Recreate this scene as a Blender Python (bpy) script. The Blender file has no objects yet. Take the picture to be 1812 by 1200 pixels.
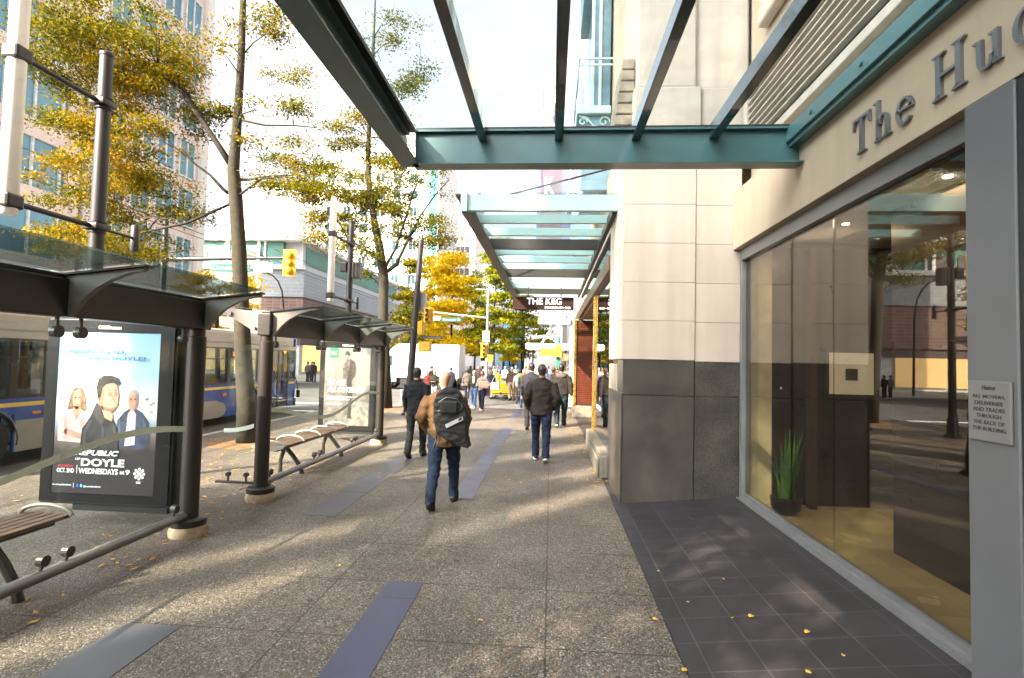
import bpy, bmesh, math, random
import numpy as np
from mathutils import Vector, Matrix, noise
random.seed(7); rng = np.random.default_rng(7)
SC = bpy.context.scene; COL = SC.collection
PI = math.pi; RAD = math.radians

# ---------------------------------------------------------------- camera
F_PX, H_CAM = 930.0, 1.85
def _basis():
    y = Vector(((975-906)/F_PX, -(640-600)/F_PX, -1.0)).normalized()   # street direction seen by the lens
    z = Vector((0.02, 1.0, 0.0)); z = (z - y*z.dot(y)).normalized()
    x = y.cross(z)
    return x, y, z
_bx, _by, _bz = _basis()
R3 = Matrix((_bx, _by, _bz))            # camera -> world
cd = bpy.data.cameras.new('camera'); cam = bpy.data.objects.new('camera', cd); COL.objects.link(cam)
cd.sensor_fit = 'HORIZONTAL'; cd.sensor_width = 36.0; cd.lens = F_PX/1812*36.0
cd.clip_start = 0.05; cd.clip_end = 3000
cd.dof.use_dof = True; cd.dof.focus_distance = 8.5; cd.dof.aperture_fstop = 5.6
cam.matrix_world = Matrix.Translation((0, 0, H_CAM)) @ R3.to_4x4()
SC.camera = cam
CAM = Vector((0, 0, H_CAM))

# ---------------------------------------------------------------- sky, sun, exposure
SUN_AZ, SUN_EL = 40.0, 33.0             # light travels towards +x,+y (from behind-left)
w = bpy.data.worlds.new('World'); SC.world = w; w.use_nodes = True
nt = w.node_tree; bg = nt.nodes['Background']
sky = nt.nodes.new('ShaderNodeTexSky'); sky.sky_type = 'NISHITA'; sky.sun_disc = False
sky.sun_elevation = RAD(SUN_EL); sky.sun_rotation = RAD(180+SUN_AZ)
sky.air_density = 1.0; sky.dust_density = 8.0; sky.ozone_density = 0.7; sky.altitude = 0
hs = nt.nodes.new('ShaderNodeHueSaturation'); hs.inputs['Saturation'].default_value = .2; hs.inputs['Value'].default_value = 1.25   # thin white veil of high cloud
nt.links.new(sky.outputs[0], hs.inputs['Color']); nt.links.new(hs.outputs[0], bg.inputs[0]); bg.inputs[1].default_value = 0.115
sl = bpy.data.lights.new('sun', 'SUN'); so = bpy.data.objects.new('sun', sl); COL.objects.link(so)
sl.energy = 5.0; sl.angle = RAD(0.5); sl.color = (1.0, 0.85, 0.64)
_e = RAD(SUN_EL); _a = RAD(SUN_AZ)
so.rotation_euler = Vector((math.sin(_a)*math.cos(_e), math.cos(_a)*math.cos(_e), -math.sin(_e))).to_track_quat('-Z', 'Y').to_euler()
so.location = (-30, -40, 40)
SC.view_settings.view_transform = 'Standard'; SC.view_settings.look = 'None'
SC.view_settings.exposure = 2.36; SC.view_settings.gamma = 1.0
SC.render.engine = 'CYCLES'
cy = SC.cycles
cy.max_bounces = 8; cy.diffuse_bounces = 3; cy.glossy_bounces = 4; cy.transmission_bounces = 4; cy.transparent_max_bounces = 24
cy.use_denoising = True; cy.sample_clamp_indirect = 6; cy.caustics_reflective = False; cy.caustics_refractive = False

# ---------------------------------------------------------------- measuring helpers: a sight line met with a known plane of the street
def ray(px, py): return R3 @ Vector(((px-906)/F_PX, -(py-600)/F_PX, -1.0))
def G(px, py, z=0.0): r = ray(px, py); return CAM + r*((z-H_CAM)/r.z)
def P(px, py, y): r = ray(px, py); return CAM + r*(y/r.y)
def XX(px, py, x): r = ray(px, py); return CAM + r*(x/r.x)

# ---------------------------------------------------------------- mesh builder
class MB:
    def __init__(s): s.v = []; s.f = []
    def add(s, vs, fs):
        n = len(s.v); s.v += [tuple(p) for p in vs]; s.f += [tuple(i+n for i in f) for f in fs]; return s
    def box(s, x0, x1, y0, y1, z0, z1, M=None):
        vs = [Vector((x, y, z)) for z in (z0, z1) for y in (y0, y1) for x in (x0, x1)]
        if M is not None: vs = [M @ p for p in vs]
        return s.add(vs, [(0,2,3,1),(4,5,7,6),(0,1,5,4),(2,6,7,3),(0,4,6,2),(1,3,7,5)])
    def bevbox(s, x0, x1, y0, y1, z0, z1, b=0.01, M=None):
        bm = bmesh.new(); bmesh.ops.create_cube(bm, size=1)
        for v in bm.verts: v.co = Vector(((x0+x1)/2+v.co.x*(x1-x0), (y0+y1)/2+v.co.y*(y1-y0), (z0+z1)/2+v.co.z*(z1-z0)))
        bmesh.ops.bevel(bm, geom=bm.edges[:], offset=b, segments=2, profile=0.5, affect='EDGES')
        bm.verts.index_update()
        vs = [(M @ v.co if M is not None else v.co.copy()) for v in bm.verts]; fs = [[v.index for v in f.verts] for f in bm.faces]
        bm.free(); return s.add(vs, fs)
    def tube(s, pts, r, n=10, cap=True, flat=1.0):
        pts = [Vector(p) for p in pts]; k = len(pts)
        rs = r if isinstance(r, (list, tuple)) else [r]*k
        vs = []; prev = None
        for i, p in enumerate(pts):
            d = (pts[min(i+1, k-1)]-pts[max(i-1, 0)])
            d = d.normalized() if d.length > 1e-9 else Vector((0, 0, 1))
            if prev is None:
                a = Vector((0, 0, 1)) if abs(d.z) < .9 else Vector((1, 0, 0))
                u = d.cross(a).normalized()
            else:
                u = (prev - d*prev.dot(d))
                u = u.normalized() if u.length > 1e-6 else d.orthogonal().normalized()
            prev = u; v = d.cross(u)
            for j in range(n):
                t = 2*PI*j/n; vs.append(p + u*(rs[i]*math.cos(t)) + v*(rs[i]*flat*math.sin(t)))
        fs = [(i*n+j, i*n+(j+1) % n, (i+1)*n+(j+1) % n, (i+1)*n+j) for i in range(k-1) for j in range(n)]
        if cap: fs += [tuple(range(n-1, -1, -1)), tuple(range((k-1)*n, k*n))]
        return s.add(vs, fs)
    def rings(s, rr, n=14, M=None):                # rr: (x, y, z, rx, ry) stacked in z
        vs = []
        for (x, y, z, a, b) in rr:
            for j in range(n):
                t = 2*PI*j/n; c, q = math.cos(t), math.sin(t)
                p = Vector((x+a*math.copysign(abs(c)**.85, c), y+b*math.copysign(abs(q)**.85, q), z)); vs.append(M @ p if M is not None else p)
        k = len(rr)
        fs = [(i*n+j, i*n+(j+1) % n, (i+1)*n+(j+1) % n, (i+1)*n+j) for i in range(k-1) for j in range(n)]
        fs += [tuple(range(n-1, -1, -1)), tuple(range((k-1)*n, k*n))]
        return s.add(vs, fs)
    def lathe(s, x, y, prof, n=20):
        return s.rings([(x, y, z, r, r) for r, z in prof], n) if False else s._lathe(x, y, prof, n)
    def _lathe(s, x, y, prof, n):
        vs = [(x+r*math.cos(2*PI*j/n), y+r*math.sin(2*PI*j/n), z) for r, z in prof for j in range(n)]; k = len(prof)
        fs = [(i*n+j, i*n+(j+1) % n, (i+1)*n+(j+1) % n, (i+1)*n+j) for i in range(k-1) for j in range(n)]
        fs += [tuple(range(n-1, -1, -1)), tuple(range((k-1)*n, k*n))]
        return s.add(vs, fs)
    def cyl(s, c, axis, r, h, n=16):               # centred on c
        c = Vector(c); a = Vector(axis).normalized()*h/2; return s.tube([c-a, c+a], r, n)
    def ball(s, c, rx, ry=None, rz=None, n=10):
        ry = ry or rx; rz = rz or rx; c = Vector(c); rr = []
        for i in range(n+1):
            t = -PI/2+PI*i/n; q = max(math.cos(t), .02); rr.append((c.x, c.y, c.z+rz*math.sin(t), rx*q, ry*q))
        return s.rings(rr, n+4)
    def prism(s, poly, o, u, v, d):                # polygon (a,b) -> o+a*u+b*v, thickness vector d
        o, u, v, d = Vector(o), Vector(u), Vector(v), Vector(d); n = len(poly)
        A = [o+u*a+v*b for a, b in poly]
        if u.cross(v).dot(d) < 0: A.reverse()
        return s.add(A+[p+d for p in A], [tuple(range(n-1, -1, -1)), tuple(range(n, 2*n))]+[(i, (i+1) % n, n+(i+1) % n, n+i) for i in range(n)])
    def quad(s, a, b, c, d): return s.add([a, b, c, d], [(0, 1, 2, 3)])

def origin(o):
    p = Vector((0, 0, 0))
    while o is not None: p = p + o.location; o = o.parent
    return p
def mesh_obj(name, mb, mat, parent=None, smooth=False):
    me = bpy.data.meshes.new(name); o0 = origin(parent) if parent else Vector((0, 0, 0))
    me.from_pydata([(p[0]-o0.x, p[1]-o0.y, p[2]-o0.z) for p in mb.v], [], mb.f); me.update()
    if mat: me.materials.append(mat)
    if smooth:
        me.polygons.foreach_set('use_smooth', [True]*len(me.polygons))
        if smooth != 'all': me.set_sharp_from_angle(angle=RAD(40))
    o = bpy.data.objects.new(name, me); COL.objects.link(o)
    if parent: o.parent = parent
    return o
def part(name, mb, mat, parent, smooth=False, label=None):
    o = mesh_obj(name, mb, mat, parent, smooth)
    if label: o['label'] = label
    return o
def tag(o, label, cat, group=None):
    o['label'] = label; o['category'] = cat
    if group: o['group'] = group
    return o
def thing(name, label, cat, loc=(0, 0, 0), group=None):
    o = bpy.data.objects.new(name, None); COL.objects.link(o); o.location = loc; o.empty_display_size = .2
    return tag(o, label, cat, group)
def struct(name, mb, mat, smooth=False):
    o = mesh_obj(name, mb, mat, None, smooth); o['kind'] = 'structure'; return o
def copy_tree(o, parent=None):
    c = o.copy(); COL.objects.link(c)
    if parent: c.parent = parent
    for ch in list(o.children): copy_tree(ch, c)
    return c
def copy_part(o, parent, delta):
    c = o.copy(); COL.objects.link(c); c.parent = parent; c.location = Vector(o.location)+Vector(delta); return c

# ---------------------------------------------------------------- materials
def base_mat(name):
    m = bpy.data.materials.new(name); m.use_nodes = True; n = m.node_tree
    return m, n, n.nodes['Principled BSDF']
def N(n, t, **kw):
    x = n.nodes.new(t)
    for k, v in kw.items(): setattr(x, k, v)
    return x
def coords(n):
    return N(n, 'ShaderNodeTexCoord').outputs['Object']
def c4(c): return (c[0], c[1], c[2], 1)
def mat(name, col, rough=.6, metal=0., var=.18, scale=6., bump=0., bscale=60., coat=0., emit=0., spec=.5):
    """Plain surface with a little unevenness in tone and gloss and, if asked, a fine bump."""
    m, n, b = base_mat(name); co = coords(n)
    nz = N(n, 'ShaderNodeTexNoise'); nz.inputs['Scale'].default_value = scale; nz.inputs['Detail'].default_value = 6
    n.links.new(co, nz.inputs['Vector'])
    r = N(n, 'ShaderNodeValToRGB'); r.color_ramp.elements[0].position = .3; r.color_ramp.elements[1].position = .7
    r.color_ramp.elements[0].color = c4([x*(1-var) for x in col]); r.color_ramp.elements[1].color = c4([min(1, x*(1+var)) for x in col])
    n.links.new(nz.outputs['Fac'], r.inputs[0]); n.links.new(r.outputs[0], b.inputs['Base Color'])
    mr = N(n, 'ShaderNodeMapRange'); mr.inputs['To Min'].default_value = max(0, rough-.08); mr.inputs['To Max'].default_value = min(1, rough+.08)
    n.links.new(nz.outputs['Fac'], mr.inputs['Value']); n.links.new(mr.outputs[0], b.inputs['Roughness'])
    b.inputs['Metallic'].default_value = metal; b.inputs['Coat Weight'].default_value = coat; b.inputs['Specular IOR Level'].default_value = spec
    if bump:
        n2 = N(n, 'ShaderNodeTexNoise'); n2.inputs['Scale'].default_value = bscale; n2.inputs['Detail'].default_value = 4; n.links.new(co, n2.inputs['Vector'])
        bp = N(n, 'ShaderNodeBump'); bp.inputs['Strength'].default_value = bump; bp.inputs['Distance'].default_value = .01
        n.links.new(n2.outputs['Fac'], bp.inputs['Height']); n.links.new(bp.outputs[0], b.inputs['Normal'])
    if emit:
        n.links.new(r.outputs[0], b.inputs['Emission Color']); b.inputs['Emission Strength'].default_value = emit
    return m
def glass(name, tint=(.9, .97, .96), refl=1.0, base=.03, rough=.0, dirt=0.0):
    """Pane: clear transmission with mirror-like Fresnel reflection; dirt adds a thin pale film."""
    m = bpy.data.materials.new(name); m.use_nodes = True; n = m.node_tree; n.nodes.clear()
    out = N(n, 'ShaderNodeOutputMaterial'); tr = N(n, 'ShaderNodeBsdfTransparent'); tr.inputs[0].default_value = c4(tint)
    gl = N(n, 'ShaderNodeBsdfGlossy'); gl.inputs['Roughness'].default_value = rough
    fr = N(n, 'ShaderNodeLayerWeight'); fr.inputs['Blend'].default_value = .5
    pw = N(n, 'ShaderNodeMath', operation='POWER'); pw.inputs[1].default_value = 4.5; n.links.new(fr.outputs['Facing'], pw.inputs[0])
    mr = N(n, 'ShaderNodeMapRange'); mr.inputs['To Min'].default_value = base; mr.inputs['To Max'].default_value = refl
    n.links.new(pw.outputs[0], mr.inputs['Value'])
    mx = N(n, 'ShaderNodeMixShader'); n.links.new(mr.outputs[0], mx.inputs[0]); n.links.new(tr.outputs[0], mx.inputs[1]); n.links.new(gl.outputs[0], mx.inputs[2])
    last = mx.outputs[0]
    if dirt:
        df = N(n, 'ShaderNodeBsdfDiffuse'); df.inputs[0].default_value = (.75, .8, .8, 1)
        nz = N(n, 'ShaderNodeTexNoise'); nz.inputs['Scale'].default_value = 3; nz.inputs['Detail'].default_value = 5; n.links.new(coords(n), nz.inputs['Vector'])
        m2 = N(n, 'ShaderNodeMapRange'); m2.inputs['From Min'].default_value = .3; m2.inputs['From Max'].default_value = .75; m2.inputs['To Max'].default_value = dirt; n.links.new(nz.outputs['Fac'], m2.inputs['Value'])
        mx2 = N(n, 'ShaderNodeMixShader'); n.links.new(m2.outputs[0], mx2.inputs[0]); n.links.new(last, mx2.inputs[1]); n.links.new(df.outputs[0], mx2.inputs[2]); last = mx2.outputs[0]
    n.links.new(last, out.inputs[0]); return m
def lit(name, col, s):
    m, n, b = base_mat(name); b.inputs['Base Color'].default_value = c4(col); b.inputs['Emission Color'].default_value = c4(col); b.inputs['Emission Strength'].default_value = s; return m

def aggregate_mat():
    m, n, b = base_mat('exposed_aggregate'); co = coords(n)
    vo = N(n, 'ShaderNodeTexVoronoi'); vo.inputs['Scale'].default_value = 92; vo.inputs['Randomness'].default_value = 1; n.links.new(co, vo.inputs['Vector'])
    r = N(n, 'ShaderNodeValToRGB'); cr = r.color_ramp; cr.interpolation = 'CONSTANT'
    cols = [(0, (.118, .098, .078)), (.22, (.16, .134, .106)), (.42, (.215, .178, .140)), (.6, (.072, .059, .048)), (.70, (.26, .20, .145)), (.88, (.29, .275, .255)), (.96, (.42, .41, .40))]
    cr.elements[0].color = c4(cols[0][1]); cr.elements[1].position = cols[1][0]; cr.elements[1].color = c4(cols[1][1])
    for p, c in cols[2:]: e = cr.elements.new(p); e.color = c4(c)
    sp = N(n, 'ShaderNodeSeparateColor'); n.links.new(vo.outputs['Color'], sp.inputs[0]); n.links.new(sp.outputs[0], r.inputs[0])
    ve = N(n, 'ShaderNodeMapRange'); ve.inputs['From Min'].default_value = .25; ve.inputs['From Max'].default_value = .62; ve.inputs['To Min'].default_value = 1; ve.inputs['To Max'].default_value = .55
    n.links.new(vo.outputs['Distance'], ve.inputs['Value'])
    nz = N(n, 'ShaderNodeTexNoise'); nz.inputs['Scale'].default_value = .9; nz.inputs['Detail'].default_value = 8; nz.inputs['Roughness'].default_value = .65; n.links.new(co, nz.inputs['Vector'])
    nm = N(n, 'ShaderNodeMapRange'); nm.inputs['From Min'].default_value = .3; nm.inputs['From Max'].default_value = .72; nm.inputs['To Min'].default_value = .62; nm.inputs['To Max'].default_value = 1.2; n.links.new(nz.outputs['Fac'], nm.inputs['Value'])
    br = N(n, 'ShaderNodeTexBrick'); br.offset = 0; br.inputs['Scale'].default_value = 1; br.inputs['Mortar Size'].default_value = .007; br.inputs['Brick Width'].default_value = 1.73; br.inputs['Row Height'].default_value = .87
    br.inputs['Color1'].default_value = br.inputs['Color2'].default_value = (1, 1, 1, 1); br.inputs['Mortar'].default_value = (.4, .4, .4, 1); n.links.new(co, br.inputs['Vector'])
    gv = N(n, 'ShaderNodeTexVoronoi'); gv.inputs['Scale'].default_value = 1.9; n.links.new(co, gv.inputs['Vector'])
    gm = N(n, 'ShaderNodeMapRange'); gm.inputs['From Min'].default_value = .035; gm.inputs['From Max'].default_value = .06; gm.inputs['To Min'].default_value = .45; gm.inputs['To Max'].default_value = 1; n.links.new(gv.outputs['Distance'], gm.inputs['Value'])
    st = N(n, 'ShaderNodeTexNoise'); st.inputs['Scale'].default_value = .33; st.inputs['Detail'].default_value = 9; st.inputs['Roughness'].default_value = .7; st.inputs['Distortion'].default_value = .6; n.links.new(co, st.inputs['Vector'])
    sm_ = N(n, 'ShaderNodeMapRange'); sm_.inputs['From Min'].default_value = .38; sm_.inputs['From Max'].default_value = .62; sm_.inputs['To Min'].default_value = .70; sm_.inputs['To Max'].default_value = 1.12; n.links.new(st.outputs['Fac'], sm_.inputs['Value'])
    gq = N(n, 'ShaderNodeMath', operation='MULTIPLY'); n.links.new(gm.outputs[0], gq.inputs[0]); n.links.new(sm_.outputs[0], gq.inputs[1])
    a0 = N(n, 'ShaderNodeMath', operation='MULTIPLY'); n.links.new(ve.outputs[0], a0.inputs[0]); n.links.new(gq.outputs[0], a0.inputs[1])
    a = N(n, 'ShaderNodeMath', operation='MULTIPLY'); n.links.new(a0.outputs[0], a.inputs[0]); n.links.new(nm.outputs[0], a.inputs[1])
    a2 = N(n, 'ShaderNodeMath', operation='MULTIPLY'); n.links.new(a.outputs[0], a2.inputs[0]); n.links.new(br.outputs['Color'], a2.inputs[1])
    mx = N(n, 'ShaderNodeVectorMath', operation='SCALE'); n.links.new(r.outputs[0], mx.inputs[0]); n.links.new(a2.outputs[0], mx.inputs['Scale'])
    n.links.new(mx.outputs[0], b.inputs['Base Color'])
    bp = N(n, 'ShaderNodeBump'); bp.inputs['Strength'].default_value = .55; bp.inputs['Distance'].default_value = .006; bp.invert = True
    n.links.new(vo.outputs['Distance'], bp.inputs['Height']); n.links.new(bp.outputs[0], b.inputs['Normal'])
    b.inputs['Roughness'].default_value = .55; b.inputs['Specular IOR Level'].default_value = .4
    return m
def tile_mat(name, col, grout, w, h, mortar=.006, rough=.5, var=.25, bump=.15):
    m, n, b = base_mat(name); co = coords(n)
    br = N(n, 'ShaderNodeTexBrick'); br.offset = 0; br.inputs['Scale'].default_value = 1; br.inputs['Mortar Size'].default_value = mortar; br.inputs['Brick Width'].default_value = w; br.inputs['Row Height'].default_value = h
    br.inputs['Color1'].default_value = c4([c*(1-var) for c in col]); br.inputs['Color2'].default_value = c4([c*(1+var) for c in col]); br.inputs['Mortar'].default_value = c4(grout); br.inputs['Mortar Smooth'].default_value = .3
    n.links.new(co, br.inputs['Vector'])
    nz = N(n, 'ShaderNodeTexNoise'); nz.inputs['Scale'].default_value = 3.5; nz.inputs['Detail'].default_value = 8; n.links.new(co, nz.inputs['Vector'])
    nm = N(n, 'ShaderNodeMapRange'); nm.inputs['To Min'].default_value = .65; nm.inputs['To Max'].default_value = 1.35; n.links.new(nz.outputs['Fac'], nm.inputs['Value'])
    mx = N(n, 'ShaderNodeVectorMath', operation='SCALE'); n.links.new(br.outputs['Color'], mx.inputs[0]); n.links.new(nm.outputs[0], mx.inputs['Scale']); n.links.new(mx.outputs[0], b.inputs['Base Color'])
    bp = N(n, 'ShaderNodeBump'); bp.inputs['Strength'].default_value = bump; bp.inputs['Distance'].default_value = .004; bp.invert = True; n.links.new(br.outputs['Fac'], bp.inputs['Height']); n.links.new(bp.outputs[0], b.inputs['Normal'])
    mr = N(n, 'ShaderNodeMapRange'); mr.inputs['To Min'].default_value = rough-.12; mr.inputs['To Max'].default_value = rough+.15; n.links.new(nz.outputs['Fac'], mr.inputs['Value']); n.links.new(mr.outputs[0], b.inputs['Roughness'])
    return m
def speckle_mat(name, c0, c1, scale=220, rough=.35, stain=.35):
    m, n, b = base_mat(name); co = coords(n)
    nz = N(n, 'ShaderNodeTexNoise'); nz.inputs['Scale'].default_value = scale; nz.inputs['Detail'].default_value = 3; n.links.new(co, nz.inputs['Vector'])
    r = N(n, 'ShaderNodeValToRGB'); r.color_ramp.elements[0].position = .38; r.color_ramp.elements[1].position = .66; r.color_ramp.elements[0].color = c4(c0); r.color_ramp.elements[1].color = c4(c1); n.links.new(nz.outputs['Fac'], r.inputs[0])
    n2 = N(n, 'ShaderNodeTexNoise'); n2.inputs['Scale'].default_value = 2.2; n2.inputs['Detail'].default_value = 7; n.links.new(co, n2.inputs['Vector'])
    nm = N(n, 'ShaderNodeMapRange'); nm.inputs['From Min'].default_value = .3; nm.inputs['From Max'].default_value = .7; nm.inputs['To Min'].default_value = 1-stain; nm.inputs['To Max'].default_value = 1+stain; n.links.new(n2.outputs['Fac'], nm.inputs['Value'])
    mx = N(n, 'ShaderNodeVectorMath', operation='SCALE'); n.links.new(r.outputs[0], mx.inputs[0]); n.links.new(nm.outputs[0], mx.inputs['Scale']); n.links.new(mx.outputs[0], b.inputs['Base Color'])
    b.inputs['Roughness'].default_value = rough; return m
def stone_mat(name, col, panel=.07, streak=.14):
    m, n, b = base_mat(name); co = coords(n); g = N(n, 'ShaderNodeNewGeometry')
    mp = N(n, 'ShaderNodeMapping'); mp.inputs['Scale'].default_value = (5, 5, .35); n.links.new(co, mp.inputs['Vector'])
    n1 = N(n, 'ShaderNodeTexNoise'); n1.inputs['Scale'].default_value = 1.0; n1.inputs['Detail'].default_value = 6; n.links.new(mp.outputs[0], n1.inputs['Vector'])
    n2 = N(n, 'ShaderNodeTexNoise'); n2.inputs['Scale'].default_value = 1.7; n2.inputs['Detail'].default_value = 8; n2.inputs['Roughness'].default_value = .65; n.links.new(co, n2.inputs['Vector'])
    def rng_(src, a, c, lo=.3, hi=.7):
        r = N(n, 'ShaderNodeMapRange'); r.inputs['From Min'].default_value = lo; r.inputs['From Max'].default_value = hi; r.inputs['To Min'].default_value = a; r.inputs['To Max'].default_value = c; n.links.new(src, r.inputs['Value']); return r.outputs[0]
    f = rng_(n1.outputs['Fac'], 1-streak, 1.03)
    for q in (rng_(n2.outputs['Fac'], .93, 1.06), rng_(g.outputs['Random Per Island'], 1-panel, 1+panel*.6, 0, 1)):
        k = N(n, 'ShaderNodeMath', operation='MULTIPLY'); n.links.new(f, k.inputs[0]); n.links.new(q, k.inputs[1]); f = k.outputs[0]
    cc = N(n, 'ShaderNodeRGB'); cc.outputs[0].default_value = c4(col)
    mx = N(n, 'ShaderNodeVectorMath', operation='SCALE'); n.links.new(cc.outputs[0], mx.inputs[0]); n.links.new(f, mx.inputs['Scale']); n.links.new(mx.outputs[0], b.inputs['Base Color'])
    n3 = N(n, 'ShaderNodeTexNoise'); n3.inputs['Scale'].default_value = 110; n3.inputs['Detail'].default_value = 4; n.links.new(co, n3.inputs['Vector'])
    bp = N(n, 'ShaderNodeBump'); bp.inputs['Strength'].default_value = .12; bp.inputs['Distance'].default_value = .006; n.links.new(n3.outputs['Fac'], bp.inputs['Height']); n.links.new(bp.outputs[0], b.inputs['Normal'])
    b.inputs['Roughness'].default_value = .72; return m
def leaf_mat(name, cols, trans=.5):
    """Leaves: each leaf its own tone from the list, part of the light passing through."""
    m, n, b = base_mat(name); out = n.nodes['Material Output']
    g = N(n, 'ShaderNodeNewGeometry'); r = N(n, 'ShaderNodeValToRGB'); cr = r.color_ramp
    cr.elements[0].color = c4(cols[0]); cr.elements[1].color = c4(cols[-1]); cr.elements[1].position = 1
    for i, c in enumerate(cols[1:-1]): e = cr.elements.new((i+1)/(len(cols)-1)); e.color = c4(c)
    co = coords(n); nz = N(n, 'ShaderNodeTexNoise'); nz.inputs['Scale'].default_value = .55; nz.inputs['Detail'].default_value = 3; n.links.new(co, nz.inputs['Vector'])
    ad = N(n, 'ShaderNodeMath', operation='MULTIPLY_ADD'); ad.inputs[1].default_value = .55; n.links.new(g.outputs['Random Per Island'], ad.inputs[0])
    mr = N(n, 'ShaderNodeMapRange'); mr.inputs['From Min'].default_value = .3; mr.inputs['From Max'].default_value = .7; mr.inputs['To Min'].default_value = 0; mr.inputs['To Max'].default_value = .45; n.links.new(nz.outputs['Fac'], mr.inputs['Value'])
    n.links.new(mr.outputs[0], ad.inputs[2]); n.links.new(ad.outputs[0], r.inputs[0])
    n.links.new(r.outputs[0], b.inputs['Base Color']); b.inputs['Roughness'].default_value = .7; b.inputs['Specular IOR Level'].default_value = .1
    t = N(n, 'ShaderNodeBsdfTranslucent'); n.links.new(r.outputs[0], t.inputs[0]); mx = N(n, 'ShaderNodeMixShader'); mx.inputs[0].default_value = trans
    n.links.new(b.outputs[0], mx.inputs[1]); n.links.new(t.outputs[0], mx.inputs[2]); n.links.new(mx.outputs[0], out.inputs[0]); return m
def ramp_z_mat(name, stops, axis='Z', emit=.0):
    """Printed picture ground: tones by height on the sheet (object space), with print-like mottling."""
    m, n, b = base_mat(name); co = coords(n); sp = N(n, 'ShaderNodeSeparateXYZ'); n.links.new(co, sp.inputs[0])
    nz = N(n, 'ShaderNodeTexNoise'); nz.inputs['Scale'].default_value = 3.; nz.inputs['Detail'].default_value = 4; n.links.new(co, nz.inputs['Vector'])
    ad = N(n, 'ShaderNodeMath', operation='MULTIPLY_ADD'); ad.inputs[1].default_value = .22; n.links.new(nz.outputs['Fac'], ad.inputs[0]); n.links.new(sp.outputs[axis], ad.inputs[2])
    mr = N(n, 'ShaderNodeMapRange'); mr.inputs['From Min'].default_value = stops[0][0]+.11; mr.inputs['From Max'].default_value = stops[-1][0]+.11; n.links.new(ad.outputs[0], mr.inputs['Value'])
    r = N(n, 'ShaderNodeValToRGB'); cr = r.color_ramp; lo, hi = stops[0][0], stops[-1][0]
    cr.elements[0].color = c4(stops[0][1]); cr.elements[1].color = c4(stops[-1][1])
    for z, c in stops[1:-1]: e = cr.elements.new((z-lo)/(hi-lo)); e.color = c4(c)
    n.links.new(mr.outputs[0], r.inputs[0]); n.links.new(r.outputs[0], b.inputs['Base Color']); b.inputs['Roughness'].default_value = .35
    if emit: n.links.new(r.outputs[0], b.inputs['Emission Color']); b.inputs['Emission Strength'].default_value = emit
    return m

AGG = aggregate_mat()
ASPH = mat('asphalt', (.075, .073, .07), .8, var=.3, scale=1.5, bump=.5, bscale=180)
CONC = mat('concrete', (.36, .34, .31), .8, var=.2, scale=2, bump=.2, bscale=120)
SLATE = tile_mat('charcoal_tile', (.021, .0188, .0222), (.062, .057, .057), .33, .33, .004, .5, .16)
STRIPSTONE = tile_mat('blue_basalt', (.050, .051, .092), (.03, .03, .03), 7, 1.35, .006, .42, .10)
SLABGREY = tile_mat('grey_slab', (.066, .064, .078), (.03, .03, .03), 7, 1.35, .006, .5, .10)
GRANITE = speckle_mat('dark_granite', (.010, .009, .008), (.125, .112, .095), 130, .3, .4)
LIME = stone_mat('limestone', (.57, .49, .405))
LIME2 = stone_mat('painted_stucco', (.50, .405, .285), .02, .10)
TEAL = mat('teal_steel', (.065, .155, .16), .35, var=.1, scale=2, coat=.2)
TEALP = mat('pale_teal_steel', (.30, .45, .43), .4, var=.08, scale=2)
RAFT = mat('dark_teal_steel', (.018, .038, .040), .2, var=.1, scale=2, coat=.8)
TAPE = mat('black_sealant', (.01, .012, .013), .5)
ALU = mat('aluminium', (.22, .22, .225), .4, .5, var=.08, scale=4)
PILLAR = mat('grey_metal_panel', (.155, .155, .16), .45, .35, var=.05, scale=3)
DARKMET = mat('dark_bronze_metal', (.055, .05, .046), .42, .5, var=.12, scale=4)
SHELT = mat('shelter_bronze', (.030, .024, .021), .45, .25, var=.1, scale=3)
FIN = mat('shelter_light_bronze', (.20, .18, .155), .45, .2, var=.1, scale=3)
POLE = mat('pole_dark_grey', (.009, .009, .011), .5, 0, var=.15, scale=3)
BLACK = mat('black_plastic', (.012, .012, .013), .4)
WHITE = mat('white_paint', (.8, .8, .79), .4, var=.04)
TUBEW = mat('opal_white_tube', (.82, .79, .74), .3, var=.04)
WOOD = mat('bench_wood', (.105, .055, .03), .55, var=.3, scale=9)
BROWNWOOD = mat('dark_walnut', (.012, .006, .005), .3, var=.25, scale=3)
BRASS = mat('brass', (.62, .40, .10), .28, .9, var=.15, scale=6)
YELLOW = mat('signal_yellow', (.52, .29, .01), .45, var=.06)
CLEAR = glass('clear_glass', (.93, .97, .96), .9, .02, dirt=.05)
CANGLASS = glass('canopy_glass', (.90, .955, .97), .9, .02, dirt=.08)
SHOPGLASS = glass('shop_glass', (.76, .74, .68), 1.0, .095)
SHELTGLASS = glass('shelter_glass', (.93, .965, .955), .38, .01, dirt=.015)
ROOFGLASS = glass('shelter_roof_glass', (.62, .70, .70), .9, .05, dirt=.12)
BUSGLASS = glass('bus_glass', (.55, .57, .57), .95, .05)
FROST = mat('frosted_band', (.62, .70, .62), .6, var=.05)
BARK = mat('bark', (.024, .0195, .009), .9, var=.55, scale=9, bump=1.0, bscale=22)
BARKD = mat('bark_dark', (.018, .014, .008), .85, var=.4, scale=7, bump=.9, bscale=20)

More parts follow.
